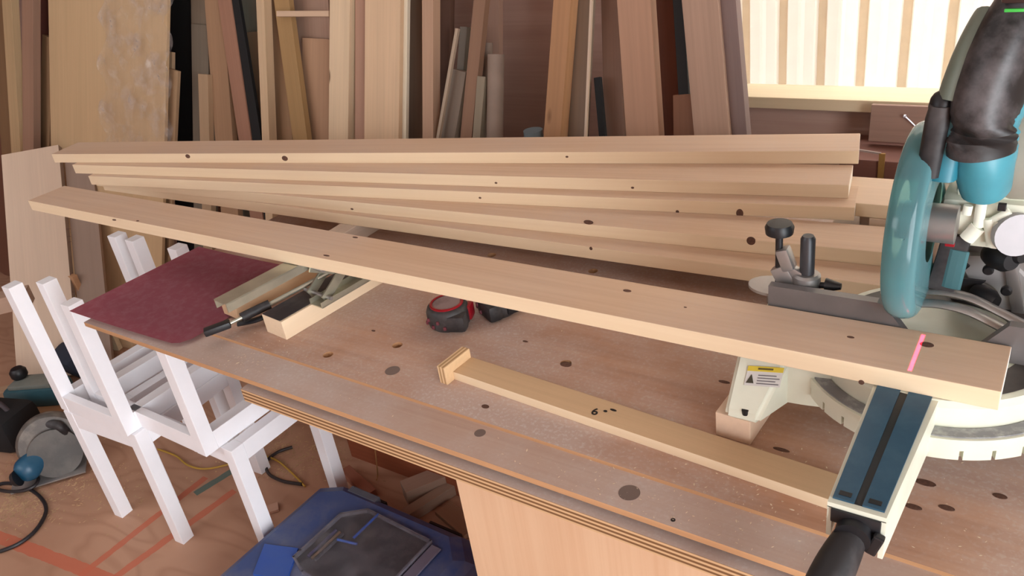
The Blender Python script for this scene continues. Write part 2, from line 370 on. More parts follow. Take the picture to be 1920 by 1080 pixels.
lumber('short black strip against the wall right of the white strip', (1113, 1125), (1123, 1136), (20, 20, 20), 1.40, y0=145, th=.01, mat=BLK, cat='strip', name='black_strip')
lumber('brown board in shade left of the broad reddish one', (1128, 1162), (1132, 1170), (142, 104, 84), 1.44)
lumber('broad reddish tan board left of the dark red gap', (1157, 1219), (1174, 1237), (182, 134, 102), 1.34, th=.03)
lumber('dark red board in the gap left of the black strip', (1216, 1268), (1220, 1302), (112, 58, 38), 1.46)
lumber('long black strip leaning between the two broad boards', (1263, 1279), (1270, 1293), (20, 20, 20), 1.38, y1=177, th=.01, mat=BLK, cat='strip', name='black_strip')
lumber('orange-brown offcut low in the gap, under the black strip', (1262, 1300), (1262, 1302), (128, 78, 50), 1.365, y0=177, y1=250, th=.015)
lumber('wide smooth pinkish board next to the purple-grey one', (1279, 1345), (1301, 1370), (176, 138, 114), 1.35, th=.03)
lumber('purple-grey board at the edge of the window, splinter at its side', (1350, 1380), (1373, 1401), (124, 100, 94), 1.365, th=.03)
# plastic wrap over the sheet's right part
pm, nt, bs = newmat('plastic_film', .12, spec=.8)
tr = node(nt, 'ShaderNodeBsdfTransparent'); mx = node(nt, 'ShaderNodeMixShader')
nz = noise(nt, coords(nt, (1, 1, 1)), 14, 4, .6); nt.links.new(ramp(nt, nz, [(.45, g1(.08)), (.7, g1(.5))]), mx.inputs[0])
bs.inputs['Base Color'].default_value = lin((205, 195, 190)); nt.links.new(tr.outputs[0], mx.inputs[1]); nt.links.new(bs.outputs[0], mx.inputs[2]); nt.links.new(mx.outputs[0], nt.nodes['Material Output'].inputs[0])
b = bm_(); N = 26; gr = []
for j in range(N + 1):
    row = []
    for i in range(N + 1):
        px = 196 + (322 - 196) * i / N + 8 * math.sin(j * .9); py = -30 + 320 * j / N
        p = atlean(px, py, 1.287, .33); p += Vector((0, -1, .33)) * (.006 + .010 * random.random() ** 2 + .004 * math.sin(i * 1.3 + j * .7))
        row.append(b.verts.new(p))
    gr.append(row)
for j in range(N):
    for i in range(N): b.faces.new((gr[j][i], gr[j][i + 1], gr[j + 1][i + 1], gr[j + 1][i]))
mesh('plastic_wrap', b, pm, None, True); wrap = bpy.context.scene.objects['plastic_wrap']
wrap.parent = ply; bpy.context.view_layer.update(); wrap.matrix_parent_inverse = ply.matrix_world.inverted()
wrap['label'] = 'crinkled clear plastic film'
# cardboard tubes and can
def leantube(label, px, py0, px1, r, yb, col):
    p = atlean(px, py0, yb, .30); q = atlean(px1, 255, yb, .30); u = (p - q).normalized(); f = q - u * (q.z / u.z)
    b = bm_(); lathe(b, [(r * .8, L_ := (p - f).length - .01), (r * .8, L_ + 0), (r * .8, L_ + .01), (r, L_ + .01), (r, .004), (0, .004)][1:], (0, 0, 0), u, 28)
    lathe(b, [(r * .8, L_ + .01), (r * .8, L_ - .15), (0, L_ - .15)], (0, 0, 0), u, 28)
    o = mesh('cardboard_tube', b, plain('tube_card_' + str(col[0]), col, .7), None, True, f); tag(o, label, 'tube', 'cardboard tubes by the wall')
leantube('slim grey cardboard tube, the taller one behind', 915, 80, 905, .013, 1.43, (132, 112, 98))
leantube('wide grey cardboard tube with printed foot, right of the sticks', 930, 102, 928, .021, 1.38, (146, 126, 112))
p = aty(956, 258, 1.52); b = bm_(); lathe(b, [(0, 0), (.018, 0), (.018, .03), (.020, .032), (.020, .045), (0, .046)], n=24)
c_ = thing('paint_can', 'small blue-grey can lid showing above the stacked boards', 'can', (p.x, 1.62, 0)); 
zt = aty(956, 241, 1.62).z
b.free(); b = bm_(); lathe(b, [(0, .0), (.03, .0), (.03, zt - .02), (0, zt - .02)], n=28); mesh('can_body', b, plain('can_grey', (120, 124, 124), .5), c_, True)
b = bm_(); lathe(b, [(0, zt - .02), (.024, zt - .02), (.024, zt), (.0, zt)], n=28); mesh('can_lid', b, plain('can_blue', (120, 136, 142), .5), c_, True)

# white panel with pencil lines, leaning at far left
P0, P1 = atz(38, 726, 0), atz(152, 703, 0); e = (P1 - P0).normalized(); back = Vector((-e.y, e.x, 0)); wd = (P1 - P0).length
best = None
for k in range(0, 90):
    s = k / 100; up = (Vector((0, 0, 1)) + back * s).normalized(); n = e.cross(up)
    r = ray(20, 293); t = (P0 - Vector((0, 0, H))).dot(n) / r.dot(n); q = Vector((0, 0, H)) + r * t - P0
    if best is None or abs(q.dot(e)) < best[0]: best = (abs(q.dot(e)), up, q.dot(up), n, s)
_, up, hh, n, s_ = best
o = plank('leaning_board', hh, wd, .028, W((206, 176, 148), .35), edge=W((150, 126, 108), .3))
frame_obj(o, up, -e, up.cross(-e), P0 + e * wd / 2 + up * hh / 2 + Vector((0, 0, .004)))
tag(o, 'pale wooden panel with pencil lines standing at far left behind the white frames', 'panel')
A0 = atz(38, 726, 0); bpy.context.view_layer.update()
GRA = plain('graphite', (110, 80, 76), .7); nf = e.cross(up); nf = nf if nf.y < 0 else -nf
def onpanel(x, y):
    r = ray(x, y); t = (P0 + nf * .0145 - Vector((0, 0, H))).dot(nf) / r.dot(nf); return Vector((0, 0, H)) + r * t
for a, c in (((25, 434), (133, 429)), ((30, 454), (133, 443)), ((31, 469), (134, 453)), ((37, 528), (137, 512)), ((38, 542), (139, 548))):
    A, Bp = onpanel(*a), onpanel(*c); b = bm_(); cyl(b, A, Bp, .0009, n=6)
    pl = mesh('pencil_line', b, GRA); pl.parent = o; pl.matrix_parent_inverse = o.matrix_world.inverted()
o2 = plank('leaning_board', hh * .93, .10, .02, W((150, 122, 104), .35))
frame_obj(o2, up, -e, up.cross(-e), P1 + e * .055 + up * hh * .465 + back * .03 + Vector((0, 0, .004)))
tag(o2, 'shaded greyish board peeping out right of the pencil-marked panel', 'panel')
def wpart(name, bm, mat, parent, smooth=False, root=None):
    """part whose mesh is written in world coordinates"""
    o = mesh(name, bm, mat, None, smooth); o.parent = parent
    r = root or parent
    o.matrix_parent_inverse = (Matrix.Translation(r.location) @ r.rotation_euler.to_matrix().to_4x4()).inverted(); return o
def sub(name, bm, mat, part, root, smooth=False):
    o = mesh(name, bm, mat, None, smooth); o.parent = part; return o        # part carries the inverse already
# ================================================================ WORKBENCH
BT = .715
bench = thing('workbench', 'large plywood workbench with dusty layered top and drilled holes', 'workbench', (-.4, 1.0, 0))
X0, X1, Y1 = -1.532, 1.15, 1.47
def fy(x): return .6295 - .0112 * (x + 1.531)        # front edge of the lower top board
def sy(x): return .6945 - .0225 * (x + 1.20)         # front edge of the thin raised sheet
def slab(pts, z0, z1):
    b = bm_(); prism(b, [(x, y, z0) for x, y in pts], (0, 0, z1 - z0)); return b
def holes(o, pts, r=.0088):
    b = bm_()
    for p in pts: cyl(b, (p[0], p[1], .60), (p[0], p[1], .80), r, n=20)
    c = mesh('cutter', b, BLACK); m = o.modifiers.new('b', 'BOOLEAN'); m.object = c; m.solver = 'EXACT'
    bpy.context.view_layer.update(); dg = bpy.context.evaluated_depsgraph_get()
    me = bpy.data.meshes.new_from_object(o.evaluated_get(dg)); o.modifiers.clear(); o.data = me; bpy.data.objects.remove(c)
HP = [atz(*p, BT) for p in ((615, 665), (745, 647), (922, 478), (1112, 508), (1061, 681), (640, 560), (1262, 590))]
lowb = wpart('tabletop', slab([(X0, fy(X0)), (X1, fy(X1)), (X1, Y1), (X0, Y1)], BT - .0145, BT - .0055), [BENCH2, EDGE1], bench)
top = wpart('top_sheet', slab([(X0 + .004, sy(X0)), (X1, sy(X1)), (X1, Y1), (X0 + .004, Y1)], BT - .0055, BT), [BENCH, EDGE1], bench)
for o in (lowb, top):
    holes(o, HP)
    for p in o.data.polygons:
        if abs(p.normal.z) < .5: p.material_index = 1
sm = [atz(1262, 973, BT - .006)]
for px, py, r in ((736, 695, .012), (900, 812, .008), (1180, 924, .013)):
    p = atz(px, py, BT); b = bm_(); zz = BT if py < 700 else BT - .0055
    p = atz(px, py, zz); cyl(b, (p.x, p.y, zz - .003), (p.x, p.y, zz + .0004), r, n=24)
    o = wpart('hole_plug', b, plain('plug_grey', (118, 100, 92), .8), bench)
b = bm_(); p = atz(1262, 975, BT - .0055); cyl(b, (p.x, p.y, BT - .012), (p.x, p.y, BT - .0052), .0028, n=14); wpart('screw_head', b, BLACK, bench)
# dark knots of the top veneer
KN = plain('veneer_knot', (100, 68, 54), .8, var=.4, scale=300)
b = bm_()
for px, py, a, c in ((910, 762, .006, .004), (1465, 843, .010, .003), (1735, 905, .011, .005), (1712, 950, .009, .004), (1775, 952, .008, .004), (1875, 930, .007, .004), (478, 590, .004, .003), (1358, 716, .008, .003), (1061, 683, .009, .006), (1540, 905, .006, .003), (700, 620, .004, .002), (985, 640, .005, .002)):
    p = atz(px, py, BT + .0003); b = bm_(); lathe(b, [(0, .0004), (1, .0002), (1.05, -.001)], p, (0, 0, 1), 20, (a, c))
    wpart('veneer_knot', b, KN, bench)
XP = aty(450, 712, .623).x
box_ = bm_(); box(box_, ((XP + .04 + X1) / 2, (.665 + Y1) / 2, BT - .0205), (X1 - XP - .04, Y1 - .665, .012)); wpart('spacer_board', box_, PLYB, bench)
# thick laminated ply under the front edge
lp = bm_(); prism(lp, [(XP, .6185, BT - .0505), (X1, .588, BT - .0505), (X1, .95, BT - .0505), (XP, .95, BT - .0505)], (0, 0, .024))
lpo = wpart('lower_plywood', lp, [BENCH2, EDGE], bench)
for p in lpo.data.polygons:
    if abs(p.normal.z) < .5: p.material_index = 1
pp = aty(850, 881, .645)
LEGM = wood('leg_panel_ply', (216, 182, 150), (190, 142, 106), .5, .35)
b = bm_(); box(b, (0, 0, 0), (.66, .42, .018)); lg = mesh('leg_panel', b, LEGM, bench)
lg.location = Vector((pp.x + .21, .655, .332)) - bench.location; lg.rotation_euler = (PI / 2, PI / 2, 0)
b = bm_(); box(b, (0, 0, 0), (.66, .42, .018)); lg = mesh('leg_panel', b, LEGM, bench)
lg.location = Vector((.85, .655, .332)) - bench.location; lg.rotation_euler = (PI / 2, PI / 2, 0)
b = bm_(); box(b, ((-1.50 + 1.0) / 2, 1.13, .33), (2.5, .02, .66)); wpart('back_panel', b, wood('red_brown_panel', (150, 84, 56), (112, 56, 38), .5), bench)

# ================================================================ LONG PINE BOARDS
def corners_board(label, FLp, FRp, z, L, wd, th, group='fanned stack of pine boards', mat=PINE, k=0):
    """front top edge from pixel FLp to pixel FRp at height z (top face)"""
    a, c = atz(*FLp, z), atz(*FRp, z); u = (c - a).normalized(); v = Vector((-u.y, u.x, 0))
    L = (c - a).length if L is None else L
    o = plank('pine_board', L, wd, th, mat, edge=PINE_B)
    frame_obj(o, u, v, Vector((0, 0, 1)), c - u * L / 2 + v * wd / 2 - Vector((0, 0, th / 2))); return tag(o, label, 'board', group)
TH = .0235
front = corners_board('long pine board in front, lying on the saw table with a red laser line', (52, 376), (1878, 735), H - .545, None, .089, .0235, None)
ZT = H - .530
corners_board('topmost pine board of the fanned stack behind', (96, 289), (1611, 283), ZT, None, .089, TH)
corners_board('second pine board from the top of the fanned stack', (135, 309), (1592, 347), ZT - TH, None, .089, TH)
corners_board('third pine board from the top, its right end sticking out with a dark knot', (165, 330), (1603, 389), ZT - 2 * TH, None, .089, TH)
corners_board('fourth pine board from the top, its right end behind the saw guard', (282, 336), (1395, 438), ZT - 3 * TH, 1.95, .089, TH).location.x += .27
corners_board('lowest pine board of the fanned stack', (296, 352), (1380, 494), ZT - 4 * TH, 2.0, .089, TH).location.x += .30
p = atz(1690, 392, ZT - 2 * TH)
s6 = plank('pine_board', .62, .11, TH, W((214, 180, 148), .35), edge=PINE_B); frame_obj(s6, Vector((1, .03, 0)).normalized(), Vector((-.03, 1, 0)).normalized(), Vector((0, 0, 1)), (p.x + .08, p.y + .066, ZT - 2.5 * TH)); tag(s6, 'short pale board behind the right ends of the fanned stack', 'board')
# blocks carrying the stack
zb = ZT - 5 * TH
for i, (x, y, lab) in enumerate(((-1.235, 1.125, 'scrap wood block under the left part of the fanned stack'), (-.30, 1.27, 'scrap wood block under the right part of the fanned stack, hidden by the saw'))):
    o = plank('wood_block', .24 if i == 0 else .3, .045, zb - BT - .0005, W((196, 170, 148), .4)); frame_obj(o, Vector((0, 1, 0)), Vector((-1, 0, 0)), Vector((0, 0, 1)), (x, y, (BT + zb) / 2)); tag(o, lab, 'block')
o = plank('wood_block', .17, .10, .022, W((204, 172, 140), .4)); frame_obj(o, Vector((0, 1, 0)), Vector((-1, 0, 0)), Vector((0, 0, 1)), (-.20, 1.37, ZT - 3.5 * TH)); 
tag(o, 'short spacer block under the short pale board', 'block')
o2 = plank('wood_block', .16, .08, ZT - 4 * TH - BT, W((190, 160, 130), .4)); frame_obj(o2, Vector((1, 0, 0)), Vector((0, 1, 0)), Vector((0, 0, 1)), (-.20, 1.40, (ZT - 4 * TH + BT) / 2)); tag(o2, 'thicker spacer block below the short one behind the stack', 'block')
def facespot(o, pts):
    bpy.context.view_layer.update(); mi = o.matrix_world.inverted(); c_ = mi @ Vector((0, 0, H)); hy = -min(abs(v.co.y) for v in o.data.vertices if abs(v.co.y) > .03) - .0013
    for px, py, a, c in pts:
        d = (mi.to_3x3() @ ray(px, py)); t = (hy - c_.y) / d.y; p = c_ + d * t
        bm2 = bm_(); lathe(bm2, [(0, .0004), (1, .0002), (1.05, -.001)], p, (0, -1, 0), 16, (a, c)); mesh('knot', bm2, KN, o)
stk = [o for o in C.objects if o.name.startswith('pine_board') and o.get('group')]
facespot(stk[0], ((352, 293, .007, .005), (534, 297, .008, .006), (1063, 294, .003, .002)))
facespot(stk[1], ((1186, 352, .003, .002), (930, 343, .003, .002)))
facespot(stk[2], ((1387, 400, .006, .008), (900, 371, .003, .002), (1270, 397, .003, .003)))
facespot(stk[3], ((1103, 417, .009, .004), (1408, 452, .007, .007), (660, 392, .004, .002)))
facespot(stk[4], ((1108, 466, .003, .003),))
# visible knots on the boards
def spot(parent, pts, z=None, y=None, a=.006, c=.004, ax=(0, 0, 1)):
    bpy.context.view_layer.update()
    for px, py, a, c in pts:
        p = atz(px, py, z) if z else aty(px, py, y); bm2 = bm_(); lathe(bm2, [(0, .0004), (1, .0002), (1.05, -.001)], p, ax, 16, (a, c))
        o = mesh('knot', bm2, KN); o.parent = parent; o.matrix_parent_inverse = parent.matrix_world.inverted()
spot(front, ((1176, 545, .006, .003), (1595, 632, .004, .002), (1738, 646, .007, .005), (1285, 576, .002, .001), (612, 479, .007, .002), (666, 445, .006, .002), (214, 412, .006, .002), (258, 414, .004, .002)), z=H - .545 + .0003)
spot(front, ((764, 532, .006, .005), (1615, 717, .003, .003), (291, 430, .005, .004), (215, 410, .004, .004)), y=.7919, ax=(0, -1, 0))

# ================================================================ GUIDE WITH CROSS BLOCK
za = BT + .0145
a, c = atz(849, 697, za), atz(1560, 939, za)
a2, c2 = atz(884, 669, za), atz(1575, 896, za)
u = (c - a).normalized(); v = Vector((-u.y, u.x, 0)); wd = (a2 - a).dot(v)
guide = thing('wooden_guide', 'long tan wooden guide bar with crosswise end block lying on the bench', 'guide', (a.x, a.y, BT), math.atan2(u.y, u.x))
L = (c - a).length + .02
b = bm_(); box(b, (L / 2, wd / 2, .00725), (L, wd, .0145), bev=.001); gb_ = mesh('bar', b, [W((200, 160, 116), .6), PINE_B], guide)
for p in gb_.data.polygons:
    if p.normal.y < -.5: p.material_index = 1
Gi = (Matrix.Translation(guide.location) @ guide.rotation_euler.to_matrix().to_4x4()).inverted()
y0_, y1_ = (Gi @ atz(842, 723, BT)).y, (Gi @ atz(881, 654, BT + .030)).y
b = bm_(); box(b, (-.0075, (y0_ + y1_) / 2, .015), (.015, y1_ - y0_, .030), bev=.0006)
eb = mesh('end_block', b, [W((216, 172, 122), .5), plyedge('ply_edge_x', (222, 190, 150), (176, 140, 100), .0032, 0)], guide)
for p in eb.data.polygons:
    if abs(p.normal.x) < .5: p.material_index = 1
INK = plain('black_ink', (24, 20, 20), .6)
fc = bpy.data.curves.new('six', 'FONT'); fc.body = '6'; fc.size = .019; fc.extrude = .0002; fc.offset = .0004
fo = bpy.data.objects.new('six', fc); C.objects.link(fo); bpy.context.view_layer.update()
me = bpy.data.meshes.new_from_object(fo.evaluated_get(bpy.context.evaluated_depsgraph_get())); bpy.data.objects.remove(fo); me.materials.append(INK)
num = bpy.data.objects.new('pen_number', me); C.objects.link(num); num.parent = guide
Gi = (Matrix.Translation(guide.location) @ guide.rotation_euler.to_matrix().to_4x4()).inverted()
pl6 = Gi @ atz(1107, 777, za); num.location = (pl6.x, pl6.y, .0147); num.rotation_euler = (0, 0, .35); num['label'] = 'black handwritten number'
b = bm_()
for px, py, a_, c_ in ((1135, 771, .0028, .0022), (1150, 769, .005, .002)):
    q = Gi @ atz(px, py, za); lathe(b, [(0, .0004), (1, .0003), (1.02, -.001)], (q.x, q.y, .0146), (0, 0, 1), 16, (a_, c_))
mesh('pen_dots', b, INK, guide)['label'] = 'two black pen dots'

# ================================================================ TAPE MEASURES
RED = plain('red_plastic', (150, 20, 34), .3)
def tape(loc, rz, label, red=True):
    t = thing('tape_measure', label, 'tape measure', loc, rz)
    b = bm_(); path = [Vector((0, 0, z)) for z in (0, .003, .010, .030, .037, .040)]
    prof = [(0, 0), (.030, 0), (.0345, .004), (.0365, .012), (.0365, .028), (.0335, .036), (.029, .0395), (0, .0395)]
    lathe(b, prof, n=40, sc=(1, .97)); box(b, (.012, -.022, .017), (.052, .026, .030), bev=.007)
    mesh('body', b, RUBBER, t, True)
    b = bm_(); lathe(b, [(.0235, .0385), (.0285, .0385), (.0285, .0415), (.0265, .0425), (.0235, .0415)], n=40); lathe(b, [(0, 0)], n=4) if 0 else None
    mesh('rim_ring', b, RED if red else BLACK, t, True)
    b = bm_(); lathe(b, [(0, .0395), (.0235, .0395), (.0235, .0408), (0, .0412)], n=40)
    mesh('side_plate', b, dusty('tape_plate', (150, 130, 130), (110, 90, 92), .8, .6, 40), t)
    b = bm_(); box(b, (.034, .010, .020), (.012, .024, .026), bev=.004); mesh('lock_button', b, RED if red else BLACK, t, True)
    b = bm_()
    for k in range(5):
        an = -PI * .85 + k * .3; box(b, (.0368 * math.cos(an), .0358 * math.sin(an), .012 + .010 * (k % 2)), (.005, .005, .006), bev=.001)
    mesh('rubber_stud', b, dusty('stud', (110, 50, 60), (80, 60, 64), .5), t)
    return t
p = atz(828, 624, BT); tape((p.x - .004, p.y + .030, BT), .35, 'dusty black and red tape measure lying flat on the bench under the front board')
p = atz(915, 600, BT); t2 = tape((p.x, p.y + .035, BT), -.5, 'all-black tape measure half hidden by the front board', False)
for ch in t2.children:
    if ch.name.startswith('side_plate'): ch.data.materials[0] = RUBBER

# ================================================================ MAROON ABRASIVE PANEL
zs = BT + .003
q = [atz(130, 584, zs + .008), atz(338, 648, zs), atz(560, 540, zs), atz(372, 460, zs + .012)]
a, c_, = q[0], q[1]
b = bm_(); NX, NY = 14, 12; T_ = []; 
pa = Vector((q[0].x, q[0].y, 0)); ex = (q[1] - q[0]); ex.z = 0; ey = (q[3] - q[0]); ey.z = 0
Wd, Ht = ex.length, ey.length
SAND = dusty('maroon_abrasive', (176, 98, 112), (190, 132, 142), .6, .85, 60); SBK = plain('panel_edge_pale', (196, 180, 190), .7)
grid = []
ey2 = Vector((-ex.y, ex.x, 0)).normalized(); shear = ey.dot(ex.normalized())
for j in range(NY + 1):
    row = []
    for i in range(NX + 1):
        s_, t_ = i / NX, j / NY; pt = pa + ex * (s_ * 1.0) + ey * t_
        zz = zs + .009 * (1 - s_) ** 2
        if i == NX and j == 0: pt -= ex * .03; pt += ey * .02
        row.append(b.verts.new((pt.x, pt.y, zz)))
    grid.append(row)
fs = []
for j in range(NY):
    for i in range(NX): fs.append(b.faces.new((grid[j][i], grid[j][i + 1], grid[j + 1][i + 1], grid[j + 1][i])))
bmesh.ops.solidify(b, geom=fs, thickness=.0025)
sp = mesh('abrasive_panel', b, [SAND, SBK], None)
for p in sp.data.polygons:
    if abs(p.normal.z) < .6: p.material_index = 1
tag(sp, 'maroon abrasive panel with pale edge on the left end of the bench', 'panel')

# ================================================================ SCISSOR JACK ON BLOCKS
o = plank('wood_block', .30, .058, .036, W((226, 198, 160), .3)); pf = atz(538, 638, BT); 
u = Vector((.115, .993, 0)).normalized(); v = Vector((-u.y, u.x, 0))
frame_obj(o, u, v, Vector((0, 0, 1)), pf + u * .15 + v * .029 + Vector((0, 0, .0182))); tag(o, 'cream wooden block with black gritty top under the right of the scissor jack', 'block')
gt = plank('grip_strip', .298, .052, .0012, dusty('grip_tape', (52, 48, 52), (110, 100, 98), .7)); gt.parent = o; gt.matrix_parent_inverse = Matrix.Identity(4); gt.matrix_basis = Matrix.Translation((0, .002, .0186))
o3 = plank('wood_block', .22, .05, .030, W((206, 166, 124), .4)); pf3 = atz(432, 602, BT)
frame_obj(o3, u, v, Vector((0, 0, 1)), Vector((pf3.x, pf3.y, 0)) + u * .115 + Vector((0, 0, BT + .0215))); tag(o3, 'tan wooden block beneath the crank end of the scissor jack', 'block')
jz = BT + .0375
jp = atz(416, 562, H - .5705)
jack = thing('scissor_jack', 'small zinc scissor jack with black crank handle holding up the front board', 'jack', (jp.x + .035, jp.y + .09, jz + .0), -.115)
ht = (H - .5690) - jz
def chan(L, wd, hh, z, x=0, inv=False, y=0):
    b = bm_(); box(b, (x, y, z), (wd, L, .002)); sgn = 1 if inv else -1
    for s in (-1, 1): box(b, (x + s * (wd / 2 - .001), y, z + sgn * hh / 2), (.002, L, hh))
    return b
mesh('top_channel', chan(.26, .036, .015, ht - .0015, x=-.02, y=.03), STEEL, jack)
mesh('base_channel', chan(.14, .034, .010, .002, inv=True, x=.015, y=.115), STEEL, jack)
def strut(p0, p1, wd=.018):
    b = bm_(); d = Vector(p1) - Vector(p0); r = Matrix((d.normalized(), Vector((0, 0, 0)), Vector((0, 0, 0)))).transposed()
    x = d.normalized(); z = Vector((1, 0, 0)).cross(x).normalized(); yv = z.cross(x)
    R3 = Matrix((x, yv, z)).transposed(); box(b, (Vector(p0) + Vector(p1)) / 2, (d.length + .014, .003, wd), R3); return b
for s, x in ((-1, -.030), (-1, .012), (1, -.026), (1, .016)):
    mesh('scissor_arm', strut((x + .006, .115 - s * .05, .012), (x - .004, .115 + s * .05, ht - .012)), STEEL, jack)
for y, z in ((.065, .012), (.165, .012), (.065, ht - .012), (.165, ht - .012), (.115, ht / 2)):
    b = bm_(); cyl(b, (-.04, y, z), (.036, y, z), .0035, n=12); mesh('pivot_pin', b, ALU, jack)
Ji = (Matrix.Translation(jack.location) @ jack.rotation_euler.to_matrix().to_4x4()).inverted()
h0, h1, h2, h3 = [Ji @ v_ for v_ in (atz(506, 570, BT + .034), atz(478, 583, BT + .03), atz(432, 606, BT + .026), atz(383, 624, BT + .022))]
b = bm_(); cyl(b, h0, (0.0, .115, ht / 2), .004); cyl(b, h0, h2, .0032); mesh('crank_screw', b, STEEL, jack, True)
b = bm_(); loft(b, smooth_path([h0, h1, (h1 * .45 + h2 * .55)]), (.0085, .0085), n=12); mesh('crank_sleeve', b, RUBBER, jack, True)
b = bm_(); d = (h3 - h2).normalized(); box(b, (h2 + h3) / 2, ((h3 - h2).length, .018, .012), Matrix((d, Vector((0, 0, 1)).cross(d).normalized(), d.cross(Vector((0, 0, 1)).cross(d).normalized()))).transposed(), bev=.003); mesh('handle', b, BLACK, jack, True)
b = bm_(); k0, k1 = Ji @ atz(446, 607, BT + .012), Ji @ atz(510, 588, BT + .02); loft(b, smooth_path([k0, (k0 + k1) / 2 + Vector((0, 0, -.003)), k1]), (.008, .004), n=8); mesh('handle_bracket', b, BLACK, jack, True)

# ================================================================ WHITE FRAMES (stools without seats)
def frame_stool(wx, dy):
    t = thing('stool_frame', '', 'stool frame'); hh, lg_, rl = .345, .033, .045
    for sx in (0, 1):
        for s2 in (0, 1):
            b = bm_(); box(b, (sx * (wx - lg_) + lg_ / 2 - wx, s2 * (dy - lg_) + lg_ / 2, hh / 2), (lg_, lg_, hh), bev=.0012); mesh('leg', b, WHITE, t)
    for s2 in (0, 1):
        b = bm_(); box(b, (-wx / 2, s2 * (dy - .021) + .0105, hh - rl / 2), (wx - 2 * lg_ - .0004, .019, rl), bev=.001); mesh('rail', b, WHITE, t)
        b = bm_(); box(b, (s2 * (wx - lg_) + lg_ / 2 - wx, dy / 2, hh - rl / 2), (lg_ - .001, dy - 2 * lg_ - .0004, rl), bev=.001); mesh('rail', b, WHITE, t)
    return t
def place(st, corner, rz, z, inv, label, dup=False):
    """corner: front right foot corner, world xy"""
    t = st
    if dup:
        t = st.copy(); C.objects.link(t)
        for ch in list(st.children):
            c = ch.copy(); C.objects.link(c); c.parent = t
    if not inv: t.rotation_euler = (0, 0, rz); t.location = (corner[0], corner[1], z)
    else:
        t.rotation_euler = (0, PI, rz); W_ = WID[st.name]
        t.location = Vector((corner[0], corner[1], z + .345)) - Matrix.Rotation(rz, 3, 'Z') @ Vector((W_, 0, 0))
    t['label'] = label; t['group'] = 'stacked white frames'; return t
sA = frame_stool(.277, .305); sB = frame_stool(.455, .26); WID = {sA.name: .277, sB.name: .455}
place(sA, (-1.678, .674), .015, .3455, True, 'upper white stool frame of the left pair, upside down with legs up', True)
place(sA, (-1.667, .684), .06, 0, False, 'lower white stool frame of the left pair, standing on its legs')
place(sB, (-1.432, .706), -.02, .3455, True, 'upper white stool frame of the right pair, upside down under the bench edge', True)
place(sB, (-1.395, .742), -.015, 0, False, 'lower white stool frame of the right pair, beside the blue case')

# ================================================================ BLUE TOOL CASE
CX0, CX1, CY0, CY1, CZ = -1.385, -.90, .545, .945, .125
case = thing('tool_case', 'dusty blue plastic tool case with clear compartment lid, on the floor', 'tool case', ((CX0 + CX1) / 2, (CY0 + CY1) / 2, 0), -.02)
hw, hd = (CX1 - CX0) / 2, (CY1 - CY0) / 2
BLUE = dusty('dusty_blue_plastic', (58, 78, 128), (114, 116, 130), .75, .45, 7); BLUE2 = dusty('blue_plastic', (40, 82, 168), (70, 96, 150), .4, .4, 8)
b = bm_(); box(b, (0, 0, .032), (2 * hw, 2 * hd, .062), bev=.014); mesh('case_base', b, BLUE, case, True)
b = bm_(); zz = .066
out = [(-hw + .05, -hd), (hw - .05, -hd), (hw, -hd + .05), (hw, hd - .05), (hw - .05, hd), (-hw + .05, hd), (-hw, hd - .03), (-hw, -hd + .03)]
def ring(pts, z): return [b.verts.new((x, y, z)) for x, y in pts]
def scl(pts, d): return [(x - math.copysign(min(abs(x), d), x), y - math.copysign(min(abs(y), d), y)) for x, y in pts]
R_ = [ring(out, .066), ring(out, .096), ring(scl(out, .012), .112), ring(scl(out, .03), .122)]
for A, B in zip(R_, R_[1:]):
    for k in range(8): b.faces.new((A[k], A[(k + 1) % 8], B[(k + 1) % 8], B[k]))
b.faces.new(R_[0][::-1]); b.faces.new(R_[-1]); lidc = mesh('case_lid', b, BLUE, case)
Ci = (Matrix.Translation(case.location) @ case.rotation_euler.to_matrix().to_4x4()).inverted()
hexp = [Ci @ atz(*p, .124) for p in ((565, 1036), (640, 967), (690, 959), (707, 967), (808, 1018))]
e1 = (hexp[1] - hexp[0]).normalized()
hp = hexp + [hexp[4] - e1 * .20, hexp[0] - e1 * .07 + (hexp[4] - hexp[0]) * .2, hexp[0] - e1 * .02]
hp = [Vector((p.x, p.y, .1225)) for p in hp]
b = bm_(); prism(b, hp, (0, 0, -.003)); mesh('compartment_floor', b, dusty('dark_tray', (44, 42, 48), (80, 78, 84), .6), lidc)
b = bm_(); n_ = len(hp)
for k in range(n_):
    A, B = hp[k], hp[(k + 1) % n_]; d = (B - A); ang = math.atan2(d.y, d.x)
    box(b, (A + B) / 2 + Vector((0, 0, .004)), (d.length + .004, .005, .010), Matrix.Rotation(ang, 3, 'Z'))
mesh('compartment_rim', b, dusty('dusty_rim', (100, 98, 112), (150, 146, 150), .6), lidc)
cl, nt, bs = newmat('clear_lid_plastic', .08); tr = node(nt, 'ShaderNodeBsdfTransparent'); mx = node(nt, 'ShaderNodeMixShader'); bs.inputs['Base Color'].default_value = lin((120, 116, 122))
nt.links.new(ramp(nt, noise(nt, coords(nt, (1, 1, 1)), 22, 4), [(.4, g1(.12)), (.7, g1(.4))]), mx.inputs[0]); nt.links.new(tr.outputs[0], mx.inputs[1]); nt.links.new(bs.outputs[0], mx.inputs[2]); nt.links.new(mx.outputs[0], nt.nodes['Material Output'].inputs[0])
b = bm_(); prism(b, [p + Vector((0, 0, .0095)) for p in hp], (0, 0, .0015)); mesh('clear_lid', b, cl, lidc)
mid = sum(hp, Vector()) / n_
